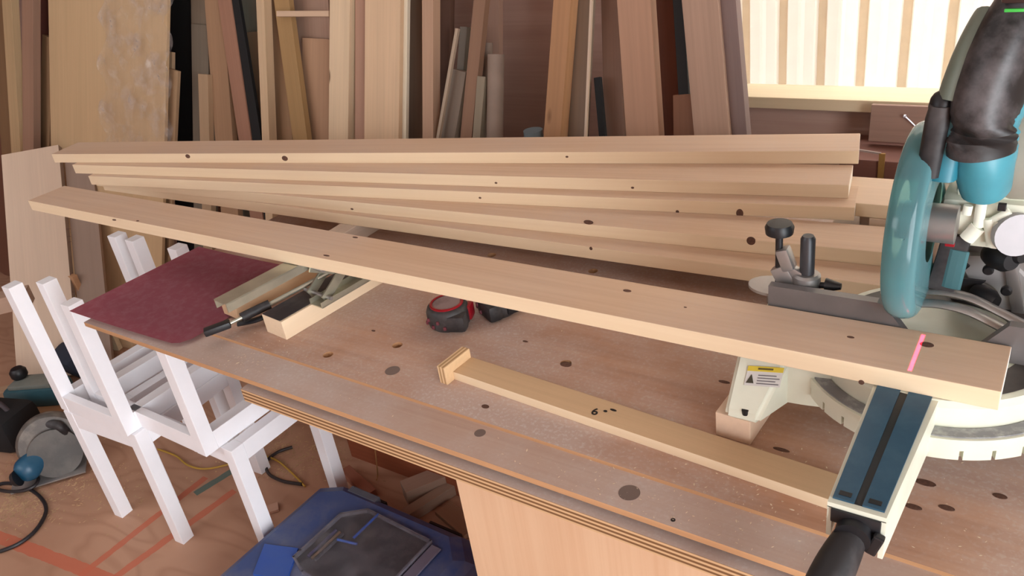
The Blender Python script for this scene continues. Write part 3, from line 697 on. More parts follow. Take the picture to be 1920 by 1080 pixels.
for k, (dx, col) in enumerate(((-.055, (90, 84, 130)), (-.043, (160, 130, 100)), (-.033, (90, 90, 100)))):
    b = bm_(); A = mid + Vector((dx, -.02, .006)); cyl(b, A - e1 * .045, A + e1 * .04, .0035, n=10)
    o = mesh('drill_bit', b, plain('bit_%d' % k, col, .35, .5), case, True); o.parent = lidc
b = bm_(); A = mid + Vector((.0, .03, .008)); cyl(b, A - e1 * .01, A + e1 * .07, .003); cyl(b, A + Vector((-.03, -.03, 0)), A + Vector((.02, -.02, 0)), .003); mesh('divider', b, BLUE2, lidc)
b = bm_(); q = [Ci @ atz(*p, .124) for p in ((475, 1078), (497, 1022), (560, 1030), (538, 1090))]; q = [Vector((p.x, p.y, .115)) for p in q]
prism(b, q, (0, 0, .013)); mesh('latch', b, BLUE2, lidc)
b = bm_(); q = [Ci @ atz(*p, .12) for p in ((608, 905), (660, 930), (672, 915), (622, 892))]; q = [Vector((p.x, p.y, .112)) for p in q]; 
b.free(); b = bm_(); box(b, (-hw + .13, hd - .012, .108), (.09, .02, .02), bev=.003); mesh('hinge_block', b, dusty('grey_blue', (84, 88, 100), (120, 120, 126), .6), lidc)
for x in (-hw + .14, hw - .12): b = bm_(); box(b, (x, hd + .002, .09), (.09, .006, .02)); mesh('handle_slot', b, BLACK, case)
b = bm_(); path = smooth_path([(hw - .02, -hd + .02 + .0, .1245), (hw - .06, hd - .06, .1245)]); pa_ = (hexp[4] + Vector((.02, .0, 0)));
A = Vector((pa_.x, pa_.y, .1255)); box(b, A - e1 * .11, (.21, .026, .004), Matrix.Rotation(math.atan2(e1.y, e1.x), 3, 'Z'), bev=.001); mesh('label_strip', b, dusty('strip_grey', (110, 104, 122), (150, 144, 150), .5), lidc)

# ================================================================ MITRE SAW
TBL = H - .569; SX = -.104
saw = thing('mitre_saw', 'teal and cream sliding mitre saw with clear teal blade guard, at right on the bench', 'saw', (-.09, .915, BT))
CW = CREAM; c0 = Vector((-.092, .915, 0))
b = bm_()
def disc(bm, c, r, z0, z1, n=64, r1=None): cyl(bm, (c.x, c.y, z0), (c.x, c.y, z1), r, r1, n)
# fixed base ring with notches in its skirt
nb = 240; zt_, zb_ = TBL - .032, TBL - .058
for k in range(nb):
    a0, a1 = 2 * PI * k / nb, 2 * PI * (k + 1) / nb
    if math.cos((a0 + a1) / 2 + PI / 2) < -.2 or True:
        notch = k % 8 < 1 and 130 < k < 230 and (k // 9) % 5 != 0
        r0, r1 = .118, .150 - (.006 if notch else 0)
        z0 = zb_ + (.0 if not notch else .0)
        ps = [(r0 * math.cos(a0), r0 * math.sin(a0)), (r1 * math.cos(a0), r1 * math.sin(a0)), (r1 * math.cos(a1), r1 * math.sin(a1)), (r0 * math.cos(a1), r0 * math.sin(a1))]
        if notch:
            prism(b, [(c0.x + x, c0.y + y, z0) for x, y in ps], (0, 0, .012)); r1 = .150; z0 += .012
            ps = [(r0 * math.cos(a0), r0 * math.sin(a0)), (r1 * math.cos(a0), r1 * math.sin(a0)), (r1 * math.cos(a1), r1 * math.sin(a1)), (r0 * math.cos(a1), r0 * math.sin(a1))]
        prism(b, [(c0.x + x, c0.y + y, z0) for x, y in ps], (0, 0, zt_ - z0))
bmesh.ops.remove_doubles(b, verts=b.verts[:], dist=1e-5)
wpart('base_ring', b, CW, saw)
b = bm_()
SC = dusty('scale_grey', (128, 128, 130), (186, 186, 182), .9, .5, 50)
for k in range(64):
    a0, a1 = 2 * PI * k / 64, 2 * PI * (k + 1) / 64; ps = [(r * math.cos(a), r * math.sin(a)) for r, a in ((.131, a0), (.1465, a0), (.1465, a1), (.131, a1))]
    prism(b, [(c0.x + x, c0.y + y, zt_) for x, y in ps], (0, 0, .0015))
bmesh.ops.remove_doubles(b, verts=b.verts[:], dist=1e-5); wpart('mitre_scale', b, SC, saw)
b = bm_(); lathe(b, [(0, zb_ + .004), (.128, zb_ + .004), (.130, zt_ + .002), (.131, TBL - .006), (.126, TBL), (0, TBL)], (c0.x, c0.y, 0), n=80); tt = wpart('turntable', b, CW, saw, True)
b = bm_(); lathe(b, [(.085, TBL + .0003), (.118, TBL + .0003), (.118, TBL + .0008), (.085, TBL + .0008)], (c0.x, c0.y, 0), n=64); wpart('table_band', b, dusty('blackened', (52, 48, 46), (100, 92, 86), .5), saw)
# arm rail running to the front with twin blue kerf plates
yr = .598
b = bm_(); prism(b, [(-.1375, .80, TBL - .001), (-.1345, yr, TBL - .001), (-.0835, yr, TBL - .001), (-.072, .80, TBL - .001)], (0, 0, -.006))
prism(b, [(-.1375, .80, TBL - .006), (-.1345, yr, TBL - .006), (-.130, yr, TBL - .006), (-.133, .80, TBL - .006)], (0, 0, -.036))
prism(b, [(-.088, yr, TBL - .006), (-.0835, yr, TBL - .006), (-.072, .80, TBL - .006), (-.077, .80, TBL - .006)], (0, 0, -.046)); wpart('table_arm', b, CREAM, saw)
b = bm_(); prism(b, [(-.1115, .905, TBL - .0008), (-.1128, yr + .006, TBL - .0008), (-.1052, yr + .006, TBL - .0008), (-.0985, .905, TBL - .0008)], (0, 0, .0006)); wpart('kerf_groove', b, BLACK, saw)
KB = dusty('blue_kerf_plate', (34, 74, 98), (58, 92, 112), .6, .45, 30)
for xs in (((-.1345, -.1085), (-.1315, -.1125)), ((-.100, -.0745), (-.1055, -.0865))):
    (fa, fb), (na, nb_) = xs; b = bm_(); prism(b, [(fa, .905, TBL - .001), (na, yr + .006, TBL - .001), (nb_, yr + .006, TBL - .001), (fb, .905, TBL - .001)], (0, 0, .002))
    k = wpart('kerf_plate', b, KB, saw); b = bm_(); cx = (na + nb_) / 2; box(b, (cx, yr + .014, TBL + .0012), (.011, .006, .0008), bev=.0003); s_ = mesh('slot', b, BLACK); s_.parent = k
b = bm_(); box(b, (-.109, yr - .001, TBL - .014), (.044, .004, .016), bev=.002); cyl(b, (-.109, yr + .01, TBL - .026), (-.109, yr - .012, TBL - .026), .017, .016)
wpart('arm_end_cap', b, BLACK, saw, True)
b = bm_(); g0 = Vector((-.110, yr + .0, TBL - .028)); g1_ = Vector((-.1175, yr - .035, TBL - .046)); g2 = Vector((-.1255, yr - .085, TBL - .070)); g3 = Vector((-.132, yr - .14, TBL - .095))
loft(b, smooth_path([g0, g1_, g2, g3]), [(.013 + .006 * math.sin(min(1, i / 16) * PI), .012 + .006 * math.sin(min(1, i / 16) * PI)) for i in range(19)], n=18); wpart('grip_handle', b, RUBBER, saw, True)
b = bm_(); box(b, (-.090, yr - .006, TBL - .030), (.010, .008, .024), Matrix.Rotation(.3, 3, 'Y'), bev=.002); wpart('lock_lever', b, BLACK, saw)
# left foot with label, and right foot
zb0 = BT + .0365
def foot(sx):
    m = lambda x: x if sx < 0 else -.18 - x
    dy = 0 if sx < 0 else .10
    b = bm_(); sec = [(.772, zb0), (.772, zb0 + .010), (.83, TBL - .003), (.97, TBL - .003), (.97, zb0)]; xr = [-.258, -.258, -.236, -.236, -.236]
    A_ = [b.verts.new((m(-.300), y + dy, z)) for y, z in sec]; B_ = [b.verts.new((m(x), y + dy, z)) for x, (y, z) in zip(xr, sec)]
    b.faces.new(A_); n = 5
    for i in range(n): b.faces.new((A_[i], A_[(i + 1) % n], B_[(i + 1) % n], B_[i]))
    c5 = b.verts.new((m(-.236), .83 + dy, zb0)); b.faces.new((B_[0], B_[1], B_[2], c5)); b.faces.new((c5, B_[2], B_[3], B_[4])); b.faces.new((B_[0], c5, B_[4]))
    bmesh.ops.recalc_face_normals(b, faces=b.faces[:])
    bmesh.ops.bevel(b, geom=b.edges[:], offset=.005, segments=3, affect='EDGES')
    prism(b, [(m(x), y + dy, zb0 + .006) for x, y in ((-.245, .822), (-.222, .824), (-.16, .835), (-.16, .92), (-.255, .95))], (0, 0, TBL - .004 - zb0 - .006))
    return wpart('base_foot', b, CREAM, saw, True)
ft = foot(-1); foot(1)
b = bm_(); cyl(b, (-.275, .7775, BT + .046), (-.2752, .7765, BT + .0525), .0042, n=14); sub('screw', b, BLACK, ft, saw)
# warning label
sl_ = .058 / (TBL - .003 - zb0 - .010); yb_ = .772 - sl_ * (zb0 + .010)
LB0, LB1, LB2 = atlean(1395, 722, yb_, sl_), atlean(1462, 727, yb_, sl_), atlean(1404, 686, yb_, sl_)
LN = (LB1 - LB0).cross(LB2 - LB0).normalized(); LN = LN if LN.z > 0 else -LN
def onfoot(u_, v_): return LB0 + (LB1 - LB0) * u_ + (LB2 - LB0) * v_
def quad(nm, u0, u1, v0, v1, m, par, lift=.0006):
    b = bm_(); nn = LN * lift; prism(b, [onfoot(u0, v0) + nn, onfoot(u1, v0) + nn, onfoot(u1, v1) + nn, onfoot(u0, v1) + nn], LN * .0004)
    o = mesh(nm, b, m); o.parent = par; return o
lb = quad('warning_label', 0, 1, 0, 1, plain('label_white', (206, 204, 200), .6), saw, .0008); lb.matrix_parent_inverse = ft.matrix_parent_inverse
quad('label_header', 0, 1, .74, 1, plain('label_yellow', (214, 190, 60), .6), lb, .0013)
for k in range(4): quad('label_text', .34, .95 - .1 * (k % 2), .10 + .14 * k, .15 + .14 * k, plain('label_ink', (110, 106, 110), .6), lb, .0013)
quad('label_text', .30, .72, .83, .92, plain('label_ink2', (90, 76, 30), .6), lb, .0019)
b = bm_(); nn = LN; prism(b, [onfoot(.04, .12) + nn * .0013, onfoot(.26, .12) + nn * .0013, onfoot(.15, .58) + nn * .0013], nn * .0005); o = mesh('warning_triangle', b, plain('tri_ink', (60, 56, 40), .6)); o.parent = lb
# fence: low left wing with step, arch cut-out, right wing
b = bm_(); fy0, fth = .884, .012
fz = [(-.283, .049), (-.157, .049), (-.148, .046), (-.122, .012), (-.085, .012), (-.050, .012), (-.024, .046), (.20, .049), (.20, 0), (-.283, 0)]
prism(b, [(x, fy0, TBL + z + .001) for x, z in fz], (0, fth, 0))
arch = [(-.145, 0), (-.142, .016), (-.128, .030), (-.105, .036), (-.08, .034), (-.055, .024), (-.035, .010), (-.02, 0)]
wpart('fence', b, plain('fence_grey', (128, 124, 124), .45, .6, var=.15), saw)
b = bm_(); path = [Vector((x, fy0 + .035, TBL + z + .004)) for x, z in ((-.150, .004), (-.135, .026), (-.105, .036), (-.07, .034), (-.035, .020), (0, .004))]
loft(b, smooth_path(path), (.004, .008), n=8, up=(0, 1, 0)); loft(b, smooth_path([p + Vector((0, .03, 0)) for p in path]), (.004, .008), n=8, up=(0, 1, 0)); wpart('fence_bridge', b, ALU, saw, True)
# vice holder standing on the left fence
kx, ky, zf_ = -.276, .912, TBL + .036
b = bm_(); lathe(b, [(0, 0), (.030, 0), (.030, .004), (0, .005)], (kx - .008, ky, zf_ - .004), n=24, sc=(1.1, .8)); box(b, (kx + .004, ky, zf_ + .015), (.022, .014, .030), Matrix.Rotation(-.5, 3, 'Y'), bev=.003)
box(b, (kx + .006, ky, zf_ + .040), (.016, .018, .030), Matrix.Rotation(-.35, 3, 'Y'), bev=.004); box(b, (kx + .018, ky, zf_ + .022), (.034, .012, .014), Matrix.Rotation(.5, 3, 'Y'), bev=.003); box(b, (-.26, ky, zf_ - .012), (.06, .03, .018), bev=.003)
wpart('vice_bracket', b, ALU, saw, True)
b = bm_(); lathe(b, [(.0045, zf_ - .0), (.0045, zf_ + .070), (.008, zf_ + .070), (.0165, zf_ + .074), (.0175, zf_ + .082), (.015, zf_ + .087), (0, zf_ + .088)], (kx - .003, ky, 0), n=24); wpart('vice_knob', b, BLACK, saw, True)
b = bm_(); lathe(b, [(0, zf_ - .006), (.0165, zf_ - .006), (.0165, zf_ + .020), (.0135, zf_ + .023), (0, zf_ + .023)], (kx + .031, ky + .002, 0), n=28); wpart('post_socket', b, ALU, saw, True)
b = bm_(); lathe(b, [(0, zf_ + .020), (.0088, zf_ + .020), (.0088, zf_ + .070), (.0065, zf_ + .074), (0, zf_ + .074)], (kx + .031, ky + .002, 0), n=24); wpart('vice_post', b, plain('post_dark', (70, 70, 74), .4, .4), saw, True)
b = bm_(); cyl(b, (kx + .045, ky + .002, zf_ + .008), (kx + .056, ky + .002, zf_ + .010), .004, n=12); cyl(b, (kx + .054, ky + .002, zf_ + .010), (kx + .072, ky + .002, zf_ + .011), .009, .004, n=10); wpart('thumb_screw', b, BLACK, saw, True)
# blade guard: clear teal shell, steel blade inside
gm2, nt, bs = newmat('clear_teal_guard', .12, spec=.8)
bs.inputs['Base Color'].default_value = lin((122, 178, 186)); tr = node(nt, 'ShaderNodeBsdfTransparent'); tr.inputs[0].default_value = lin((128, 196, 200)); mx = node(nt, 'ShaderNodeMixShader'); mx.inputs[0].default_value = .42
lw = node(nt, 'ShaderNodeLayerWeight'); lw.inputs[0].default_value = .45; nt.links.new(ramp(nt, lw.outputs['Facing'], [(0, g1(.30)), (1, g1(.8))]), mx.inputs[0])
nt.links.new(tr.outputs[0], mx.inputs[1]); nt.links.new(bs.outputs[0], mx.inputs[2]); nt.links.new(mx.outputs[0], nt.nodes['Material Output'].inputs[0])
GX, GY, GZ, GR = -.130, .930, H - .432, .112
b = bm_(); prof = []
for k in range(13):
    t = -PI / 2 + PI * k / 12; prof.append((GR - .016 + .016 * max(0, math.cos(t)) ** .7, .017 * math.sin(t)))
lathe(b, [(.045, -.017)] + prof + [(.045, .017)], (GX, GY, GZ), (1, 0, 0), 64); gd = wpart('blade_guard', b, gm2, saw, True); gd['label'] = 'clear teal plastic guard around the blade'
b = bm_(); lathe(b, [(0, -.001), (.098, -.001), (.100, 0), (.098, .001), (0, .001)], (-.122, GY, GZ + .002), (1, 0, 0), 60); wpart('saw_blade', b, plain('blade_steel', (96, 92, 90), .4, .6), saw, True)
b = bm_(); cyl(b, (-.150, GY, GZ), (-.09, GY, GZ), .022); wpart('arbor', b, ALU, saw, True)
# thumb-lever neck over the guard
def P(px, py, Y): return aty(px, py, Y)
b = bm_(); A, B = P(1768, 330, .893), P(1789, 200, .893); loft(b, smooth_path([A, (A + B) / 2, B]), [(.018 - .0007 * i, .014) for i in range(13)], n=14, power=.7); wpart('head_neck', b, [TEAL], saw, True)
b = bm_(); A, B = P(1741, 325, .885), P(1764, 196, .885); loft(b, smooth_path([A, B], 4), [(.0145, .012), (.014, .012), (.013, .012), (.012, .012), (.011, .01)], n=12, power=.7); wpart('neck_cover', b, RUBBER, saw, True)
b = bm_(); A, B = P(1764, 204, .89), P(1774, 172, .89); loft(b, smooth_path([A, B], 4), [(.014, .012), (.014, .012), (.0135, .012), (.011, .010), (.006, .006)], n=16); wpart('lever_knob', b, BLACK, saw, True)
b = bm_(); A, B = P(1800, 255, .91), P(1806, 225, .91); cyl(b, A, B, .006); wpart('neck_rib', b, CREAM, saw, True)
# upper blade case sweeping up to the handle
pts = [P(1841, 354, .90), P(1838, 296, .89), P(1846, 210, .89), P(1876, 110, .90), P(1908, 38, .92), P(1950, -25, .95), P(1990, -75, .99)]
rad = [.021, .0255, .0275, .027, .025, .023, .021]
sp_ = smooth_path(pts, 6)
def ri(i):
    t = i / 6; k = min(int(t), 5); f = t - k; return rad[k] * (1 - f) + rad[k + 1] * f
b = bm_(); loft(b, sp_[7:], [(ri(i), ri(i) * 1.2) for i in range(7, len(sp_))], n=28, power=.85); wpart('blade_case', b, dusty('streaked_black', (30, 28, 29), (112, 106, 108), .75, .45, 16), saw, True)
TEAL2 = plain('pale_teal_plastic', (74, 150, 166), .35, var=.15)
b = bm_(); off = FW * .012 + RX * .011
loft(b, [p + off for p in sp_], [(ri(i) * 1.04, ri(i) * 1.1) for i in range(len(sp_))], n=28, power=.85); wpart('case_shell', b, TEAL2, saw, True)
b = bm_(); off = FW * .02 - RX * .013
loft(b, [p + off for p in sp_[14:26]], [(ri(i) * .78, ri(i)) for i in range(14, 26)], n=20); wpart('case_side_rim', b, plain('sage_plastic', (120, 132, 120), .4), saw, True)
b = bm_(); A = P(1912, 10, .90); box(b, A + Vector((.01, 0, .012)), (.05, .03, .016), bev=.005); wpart('top_switch', b, plain('brown_black', (58, 36, 34), .5), saw, True)
b = bm_(); box(b, P(1902, 19, .88), (.016, .004, .003), bev=.001); wpart('green_button', b, plain('green_lens', (70, 190, 80), .3), saw, True)
# cream motor housing with ribs, under and right of the case
b = bm_(); A = P(1850, 400, .985)
box(b, (A.x + .012, A.y, A.z), (.115, .07, .060), bev=.014); box(b, P(1865, 345, .985) + Vector((.02, 0, .0)), (.11, .05, .022), bev=.008)
hs = wpart('gear_housing', b, CREAM, saw, True)
b = bm_()
for px0, py0, px1, py1, r in ((1816, 385, 1812, 402, .0035), (1841, 378, 1834, 425, .004), (1834, 425, 1812, 448, .006), (1853, 410, 1860, 460, .004), (1876, 415, 1860, 462, .005), (1853, 418, 1893, 395, .003), (1783, 402, 1779, 412, .003)):
    loft(b, [P(px0, py0, .945), P(px1, py1, .945)], (r, r * 1.4), n=10)
wpart('housing_rib', b, plain('cream_bright', (236, 238, 222), .35), saw, True)
b = bm_(); A = P(1915, 330, .97); lathe(b, [(0, -.05), (.052, -.05), (.060, -.03), (.060, .04), (.05, .055), (0, .06)], A + Vector((.02, .02, .03)), (1, .1, 0), 36); wpart('motor_cover', b, plain('grey_cream', (176, 172, 158), .45), saw, True)
b = bm_(); A = P(1925, 235, .98); lathe(b, [(0, -.03), (.045, -.03), (.050, 0), (.046, .05), (0, .05)], A + Vector((.035, .02, .0)), (1, 0, .2), 32); wpart('motor_end', b, plain('deep_teal', (24, 74, 84), .4), saw, True)
b = bm_(); box(b, P(1879, 388, .94), (.008, .006, .008), bev=.001); wpart('vent_slot', b, BLACK, saw)
b = bm_(); lathe(b, [(0, -.02), (.020, -.02), (.024, -.012), (.024, .02), (0, .02)], P(1895, 430, .96), (.5, -1, .1), 28); wpart('motor_cap', b, plain('cap_grey', (176, 172, 176), .35), saw, True)
# laser unit between housing and guard
b = bm_(); box(b, P(1782, 485, .96), (.030, .03, .075), Matrix.Rotation(.15, 3, 'Y'), bev=.004); lz = wpart('laser_unit', b, RUBBER, saw, True)
b = bm_(); box(b, P(1781, 458, .94), (.010, .004, .005), bev=.001); o = mesh('laser_lens', b, RED); o.parent = lz
b = bm_(); A, B = P(1800, 470, .945), P(1783, 540, .945); loft(b, [A, B], (.002, .01), n=8); wpart('clear_shield', b, gm2, saw)
# bevel scale arc behind fence
b = bm_(); A = P(1832, 560, 1.00); R_o = .058
pts_ = [(R_o * math.cos(t), R_o * math.sin(t)) for t in [math.radians(-25 + 140 * k / 24) for k in range(25)]] + [(R_o * .42 * math.cos(t), R_o * .42 * math.sin(t)) for t in [math.radians(115 - 140 * k / 24) for k in range(25)]]
prism(b, [(A.x + x, A.y, A.z + z) for x, z in pts_], (0, .012, 0)); box(b, (A.x + .02, A.y + .03, TBL + .02), (.10, .05, .044), bev=.005)
wpart('bevel_scale', b, plain('bright_alu', (206, 204, 204), .3, .5), saw)
b = bm_(); prism(b, [P(1776, 556, .985), P(1800, 522, .985), P(1848, 528, .985), P(1812, 552, .985)], (0, .004, 0)); prism(b, [P(1798, 483, .985), P(1818, 500, .985), P(1808, 508, .985), P(1796, 498, .985)], (0, .004, 0)); wpart('bevel_pointer', b, BLACK, saw)
for (px, py, r, L_, dd) in ((1846, 558, .013, .03, (.8, -.5, -.1)), (1876, 482, .015, .035, (.6, -.6, .1)), (1853, 506, .006, .008, (0, -1, 0)), (1887, 545, .006, .008, (0, -1, 0)), (1908, 474, .012, .02, (.6, -.6, 0))):
    b = bm_(); A = P(px, py, .975); d = Vector(dd).normalized(); lathe(b, [(0, -L_ / 2), (r * .8, -L_ / 2), (r, -L_ / 4), (r, L_ / 4), (r * .7, L_ / 2), (0, L_ / 2)], A, d, 22); wpart('bevel_knob', b, BLACK, saw, True)
b = bm_(); box(b, P(1905, 520, 1.02), (.014, .05, .12), Matrix.Rotation(-.25, 3, 'Y'), bev=.003); box(b, (-.02, 1.06, TBL + .03), (.14, .10, .12), bev=.02); wpart('pivot_casting', b, ALU, saw, True)
b = bm_(); box(b, (.06, fy0 + .02, TBL + .014), (.11, .05, .026), bev=.003); wpart('fence_base', b, ALU, saw)
# block under the saw's left foot
zk = .0362
for x, y, lab in ((-.287, .862, 'wooden block under the left foot of the mitre saw'), (.10, .97, 'wooden block under the right foot of the mitre saw')):
    o = plank('wood_block', .17, .045, zk, W((220, 186, 154), .35)); frame_obj(o, Vector((.05, 1, 0)).normalized(), Vector((-1, .05, 0)).normalized(), Vector((0, 0, 1)), (x, y, BT + zk / 2 + .0001)); tag(o, lab, 'block')

# ================================================================ WALL BITS BELOW THE WINDOW
p0, p1 = aty(1630, 262, 1.90), aty(1738, 270, 1.90); q0 = aty(1634, 196, 1.90)
bd = plank('plywood_offcut', .24, q0.z - p0.z, .015, W((150, 112, 92), .9)); frame_obj(bd, Vector((1, 0, 0)), Vector((0, .1, 1)).normalized(), Vector((0, -1, .1)).normalized(), ((p0.x + .12), 1.90, (q0.z + p0.z) / 2)); tag(bd, 'brown plywood offcut with wavy grain and a nail, on the crate below the window', 'offcut')
b = bm_(); box(b, (0, 0, (q0.z - p0.z) / 2), (.24, .004, .017)); 
b.free(); b = bm_(); A, B = aty(1697, 218, 1.885), aty(1722, 242, 1.89); cyl(b, A, B, .002, n=8); cyl(b, A - Vector((.002, 0, 0)), A + Vector((.002, -.001, 0)), .004, n=8)
nl = mesh('nail', b, plain('nail_pale', (214, 208, 214), .3, .5)); nl.parent = bd; bpy.context.view_layer.update(); nl.matrix_parent_inverse = bd.matrix_world.inverted()
cr = thing('wooden_crate', 'dark brown crate with a mustard corner strip below the window', 'crate', (p0.x + .14, 1.88, 0)); zc = p0.z - .01
b = bm_(); box(b, (0, 0, zc / 2), (.36, .16, zc), bev=.003); mesh('crate_body', b, wood('crate_brown', (120, 80, 68), (98, 60, 52), .4), cr)
A = aty(1655, 287, 1.80); b = bm_(); box(b, (A.x - cr.location.x, -.083, A.z / 2), (.012, .006, A.z)); mesh('corner_strip', b, plain('mustard', (150, 112, 56), .6), cr)
b = bm_(); box(b, (A.x - cr.location.x - .045, -.083, A.z + .004), (.085, .004, .004), Matrix.Rotation(.1, 3, 'Y')); mesh('edge_strip', b, plain('pale_strip', (160, 140, 130), .6), cr)

# ================================================================ FLOOR CLUTTER
def cable(label, pts, r, c, name='cable', cat='cable'):
    b = bm_(); loft(b, smooth_path([Vector(p) for p in pts], 8), (r, r), n=8); return tag(mesh(name, b, plain(name + '_%d' % c[0], c, .5), None, True), label, cat)
fl = lambda x, y, z=.006: tuple(atz(x, y, z))
cable('black cable looping on the floor at bottom left', [fl(-30, 918), fl(10, 906), fl(50, 915), fl(78, 935), fl(86, 960), fl(66, 995), fl(30, 1022), fl(-20, 1040)], .005, (34, 30, 34))
cable('second black cable beside the first, running to the circular saw', [fl(-30, 912, .015), fl(20, 922, .015), fl(58, 915, .015), fl(72, 898, .02), fl(60, 880, .03)], .005, (40, 34, 36))
cable('yellow string on the floor behind the white frames', [fl(296, 842), fl(330, 855), fl(352, 872), fl(384, 879), fl(430, 870), fl(470, 852), fl(512, 860), fl(540, 880), fl(572, 912)], .0028, (190, 150, 62), 'string', 'string')
cable('thin pale string hanging below the bench', [tuple(aty(702, 826, 1.08)), tuple(aty(704, 850, 1.08)), fl(708, 888), fl(706, 900)], .0018, (170, 124, 78), 'string', 'string')
cable('black twisted cable coil near the yellow string', [fl(548, 838), fl(520, 848), fl(500, 866), fl(504, 888), fl(530, 902), fl(566, 908)], .0045, (48, 38, 38))
scraps = []
def scrap(label, px, py, s, rz, c=(178, 136, 104), z=.0, rx=0.0, cat='offcut'):
    p = atz(px, py, z + s[2] / 2); o = plank('wood_offcut', s[0], s[1], s[2], W(c, .5)); o.rotation_euler = (0, rx, rz); o.location = (p.x, p.y, z + s[2] / 2 + .001 + abs(math.sin(rx)) * s[0] / 2); tag(o, label, cat, 'offcuts on the floor'); return o
scrap('pale stick lying on the floor between the bench panels', 800, 945, (.20, .03, .03), 1.25, (150, 118, 96))
scrap('thicker rounded offcut leaning at the light leg panel', 815, 905, (.16, .05, .05), 1.0, (158, 124, 102))
scrap('short reddish offcut behind the blue case', 672, 905, (.14, .03, .02), -.3, (160, 92, 66))
scrap('flat brown offcut behind the blue case, nearest the panel', 858, 975, (.12, .05, .012), -.3, (150, 106, 76))
scrap('small pinkish offcut by the corner of the blue case', 508, 955, (.04, .03, .008), .9, (196, 148, 120))
scrap('tan offcut in the scrap pile under the bench, left one', 1215, 1068, (.10, .07, .04), .5, (182, 150, 124), .02)
scrap('orange-brown offcut in the scrap pile, standing middle one', 1275, 1050, (.11, .06, .06), .9, (180, 120, 78), .02)
scrap('tan offcut in the scrap pile under the bench, rightmost one', 1325, 1070, (.10, .06, .05), .2, (186, 142, 108), .02)
scrap('tan plank on the floor at far left', 20, 735, (.35, .05, .03), .75, (180, 142, 110))
scrap('brown offcut at far left in front of the tan plank', 25, 765, (.16, .04, .03), .9, (128, 84, 66))
scrap('flat orange-brown board on the floor at far left', 40, 790, (.30, .14, .012), .6, (170, 116, 72))
scrap('pale rounded offcut at the left edge of the photo', 5, 540, (.12, .06, .05), .9, (176, 140, 116), .42).location.z = .40
for k, (px, py, s, rz, c, lab) in enumerate(((205, 640, (.05, .03, .10), .2, (34, 26, 24), 'black block standing behind the white frames'), (222, 640, (.025, .02, .11), .3, (214, 184, 140), 'pale upright offcut beside the black block'), (240, 635, (.10, .02, .03), .1, (196, 160, 118), 'pale offcut lying right of the black block'), (190, 625, (.03, .02, .22), .1, (190, 138, 94), 'orange-tan upright offcut left of the black block'))):
    p = atz(px, py + 15, .0); o = plank('wood_offcut', s[0], s[1], s[2] + .06, W(c, .4)); o.rotation_euler = (0, 0, rz); o.location = (p.x, p.y, (s[2] + .06) / 2 + .001); tag(o, lab, 'offcut', 'offcuts behind the white frames')

# circular saw at bottom left
A = atz(75, 870, 0); cs = thing('circular_saw', 'dusty circular saw with grey dome guard and blue motor lying on the floor at left', 'circular saw', (A.x, A.y, 0))
def cpt(px, py, z): return atz(px, py, z) - cs.location
b = bm_(); lathe(b, [(.02, -.02), (.082, -.022), (.090, -.012), (.090, .012), (.082, .022), (.02, .022)], cpt(98, 830, .095), (.8, -.45, .25), 40); mesh('blade_cover', b, dusty('grey_guard', (92, 88, 84), (150, 140, 130), .6, .35, 20), cs, True)
b = bm_(); lathe(b, [(0, -.003), (.07, -.003), (.07, .003), (0, .003)], cpt(104, 850, .08), (.8, -.45, .25), 40); mesh('blade', b, dusty('worn_blade', (70, 68, 66), (120, 114, 106), .5, .4), cs)
b = bm_(); p_, q_ = cpt(75, 855, .07), cpt(38, 893, .06); loft(b, smooth_path([p_, (p_ + q_) / 2, q_]), [(.036, .036)] * 9 + [(.034, .034), (.030, .03), (.026, .026), (.020, .02)], n=24); mesh('motor', b, dusty('motor_blue', (20, 78, 110), (70, 96, 104), .5, .4), cs, True)
b = bm_(); lathe(b, [(0, 0), (.024, 0), (.020, .012), (0, .014)], cpt(34, 896, .058), (-.6, -.6, -.2), 20); mesh('motor_cap', b, BLACK, cs, True)
b = bm_(); p_ = cpt(95, 880, .02); box(b, p_, (.20, .11, .005), Matrix.Rotation(.9, 3, 'Z') @ Matrix.Rotation(.15, 3, 'X'), bev=.001); mesh('base_plate', b, ALU, cs)
b = bm_(); loft(b, smooth_path([cpt(64, 812, .11), cpt(80, 795, .15), cpt(110, 798, .15), cpt(128, 815, .11)]), (.013, .013), n=14); mesh('handle', b, RUBBER, cs, True)
A = atz(85, 755, 0); p2 = thing('power_planer', 'teal and black power tool behind the circular saw, by the pencil-marked panel', 'power tool', (A.x, A.y, 0), .5)
b = bm_(); box(b, (0, 0, .045), (.20, .09, .07), bev=.018); mesh('tool_body', b, plain('planer_teal', (58, 96, 106), .4), p2, True)
b = bm_(); box(b, (.01, -.002, .004), (.26, .095, .008), bev=.002); mesh('sole', b, ALU, p2)
b = bm_(); box(b, (.0, -.0, .086), (.15, .07, .016), bev=.004); mesh('cover', b, dusty('planer_grey', (120, 124, 118), (150, 150, 140), .5), p2, True)
b = bm_(); lathe(b, [(0, .0), (.018, .0), (.026, .012), (.026, .03), (.018, .04), (0, .042)], (-.06, .02, .09), (0, 0, 1), 24); mesh('front_knob', b, BLACK, p2, True)
A = atz(10, 840, 0); bg = thing('tool_bag', 'black tool bag at the left edge of the photo', 'bag', (A.x - .03, A.y + .03, 0), .3)
b = bm_(); box(b, (0, 0, .06), (.20, .14, .12), bev=.03); mesh('bag_body', b, plain('bag_black', (18, 17, 20), .8), bg, True)
b = bm_(); loft(b, smooth_path([(-.06, 0, .115), (-.03, 0, .15), (.03, 0, .15), (.06, 0, .115)]), (.008, .006), n=10); mesh('bag_handle', b, plain('bag_strap', (60, 50, 54), .7), bg, True)
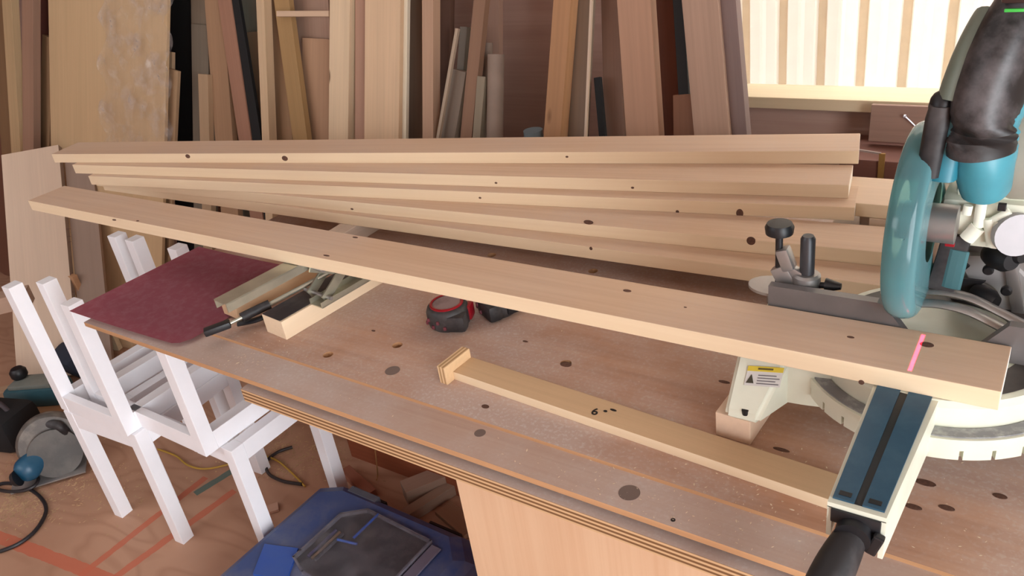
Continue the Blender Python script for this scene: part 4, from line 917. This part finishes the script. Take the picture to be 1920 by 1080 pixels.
A = atz(135, 722, 0); b = bm_(); box(b, (0, 0, .05), (.13, .08, .10), Matrix.Rotation(.4, 3, 'X'), bev=.02)
tag(mesh('cloth_pouch', b, plain('navy_cloth', (44, 50, 66), .9), None, True, (A.x - .03, A.y + .05, .012)), 'dark navy cloth pouch behind the leftmost white frame', 'pouch')

# sawdust and chips
b = bm_(); rnd = random.Random(3)
def chip(bm, p, s):
    a = rnd.random() * PI; d = Vector((math.cos(a), math.sin(a), rnd.uniform(-.1, .1))) * s; e_ = Vector((-d.y, d.x, 0)).normalized() * s * rnd.uniform(.2, .5)
    q = [p + d, p + e_, p - d, p - e_]; up_ = Vector((0, 0, s * .15))
    prism(bm, q, up_)
for k in range(900):
    px, py = rnd.uniform(300, 1920), rnd.uniform(500, 1080); p = atz(px, py, BT)
    if rnd.random() > .25: 
        px, py = rnd.gauss(1250, 330), rnd.gauss(930, 90); p = atz(px, py, BT)
    if rnd.random() < .14: px, py = rnd.gauss(470, 55), rnd.gauss(665, 22); p = atz(px, py, BT)
    if p.x < X0 + .02 or p.x > 1.1 or p.y < fy(p.x) + .003 or p.y > 1.4: continue
    if p.y < sy(p.x) + .002: p.z = BT - .0053
    chip(b, Vector((p.x, p.y, p.z + .0001)), rnd.choice((.0007, .0009, .0012, .0018)) * (1.6 if rnd.random() < .08 else 1))
tag(mesh('wood_chips', b, plain('chip_pale', (226, 206, 180), .8)), 'pale wood chips and specks scattered over the bench top', 'wood chips', kind='stuff')
b = bm_()
for k in range(2600):
    px, py = rnd.gauss(110, 90), rnd.gauss(900, 30)
    if k % 3 == 0: px, py = rnd.gauss(560, 60), rnd.gauss(850, 25)
    if k % 3 == 1: px, py = rnd.gauss(20, 40), rnd.gauss(950, 18)
    p = atz(px, py, 0)
    if p.x < XL + .1 or p.y < .3: continue
    chip(b, Vector((p.x, p.y, .0003)), rnd.choice((.002, .003, .005)))
tag(mesh('sawdust', b, plain('sawdust_tan', (206, 170, 132), .9, var=.3)), 'drifts of tan sawdust on the floor under the tools', 'sawdust', kind='stuff')
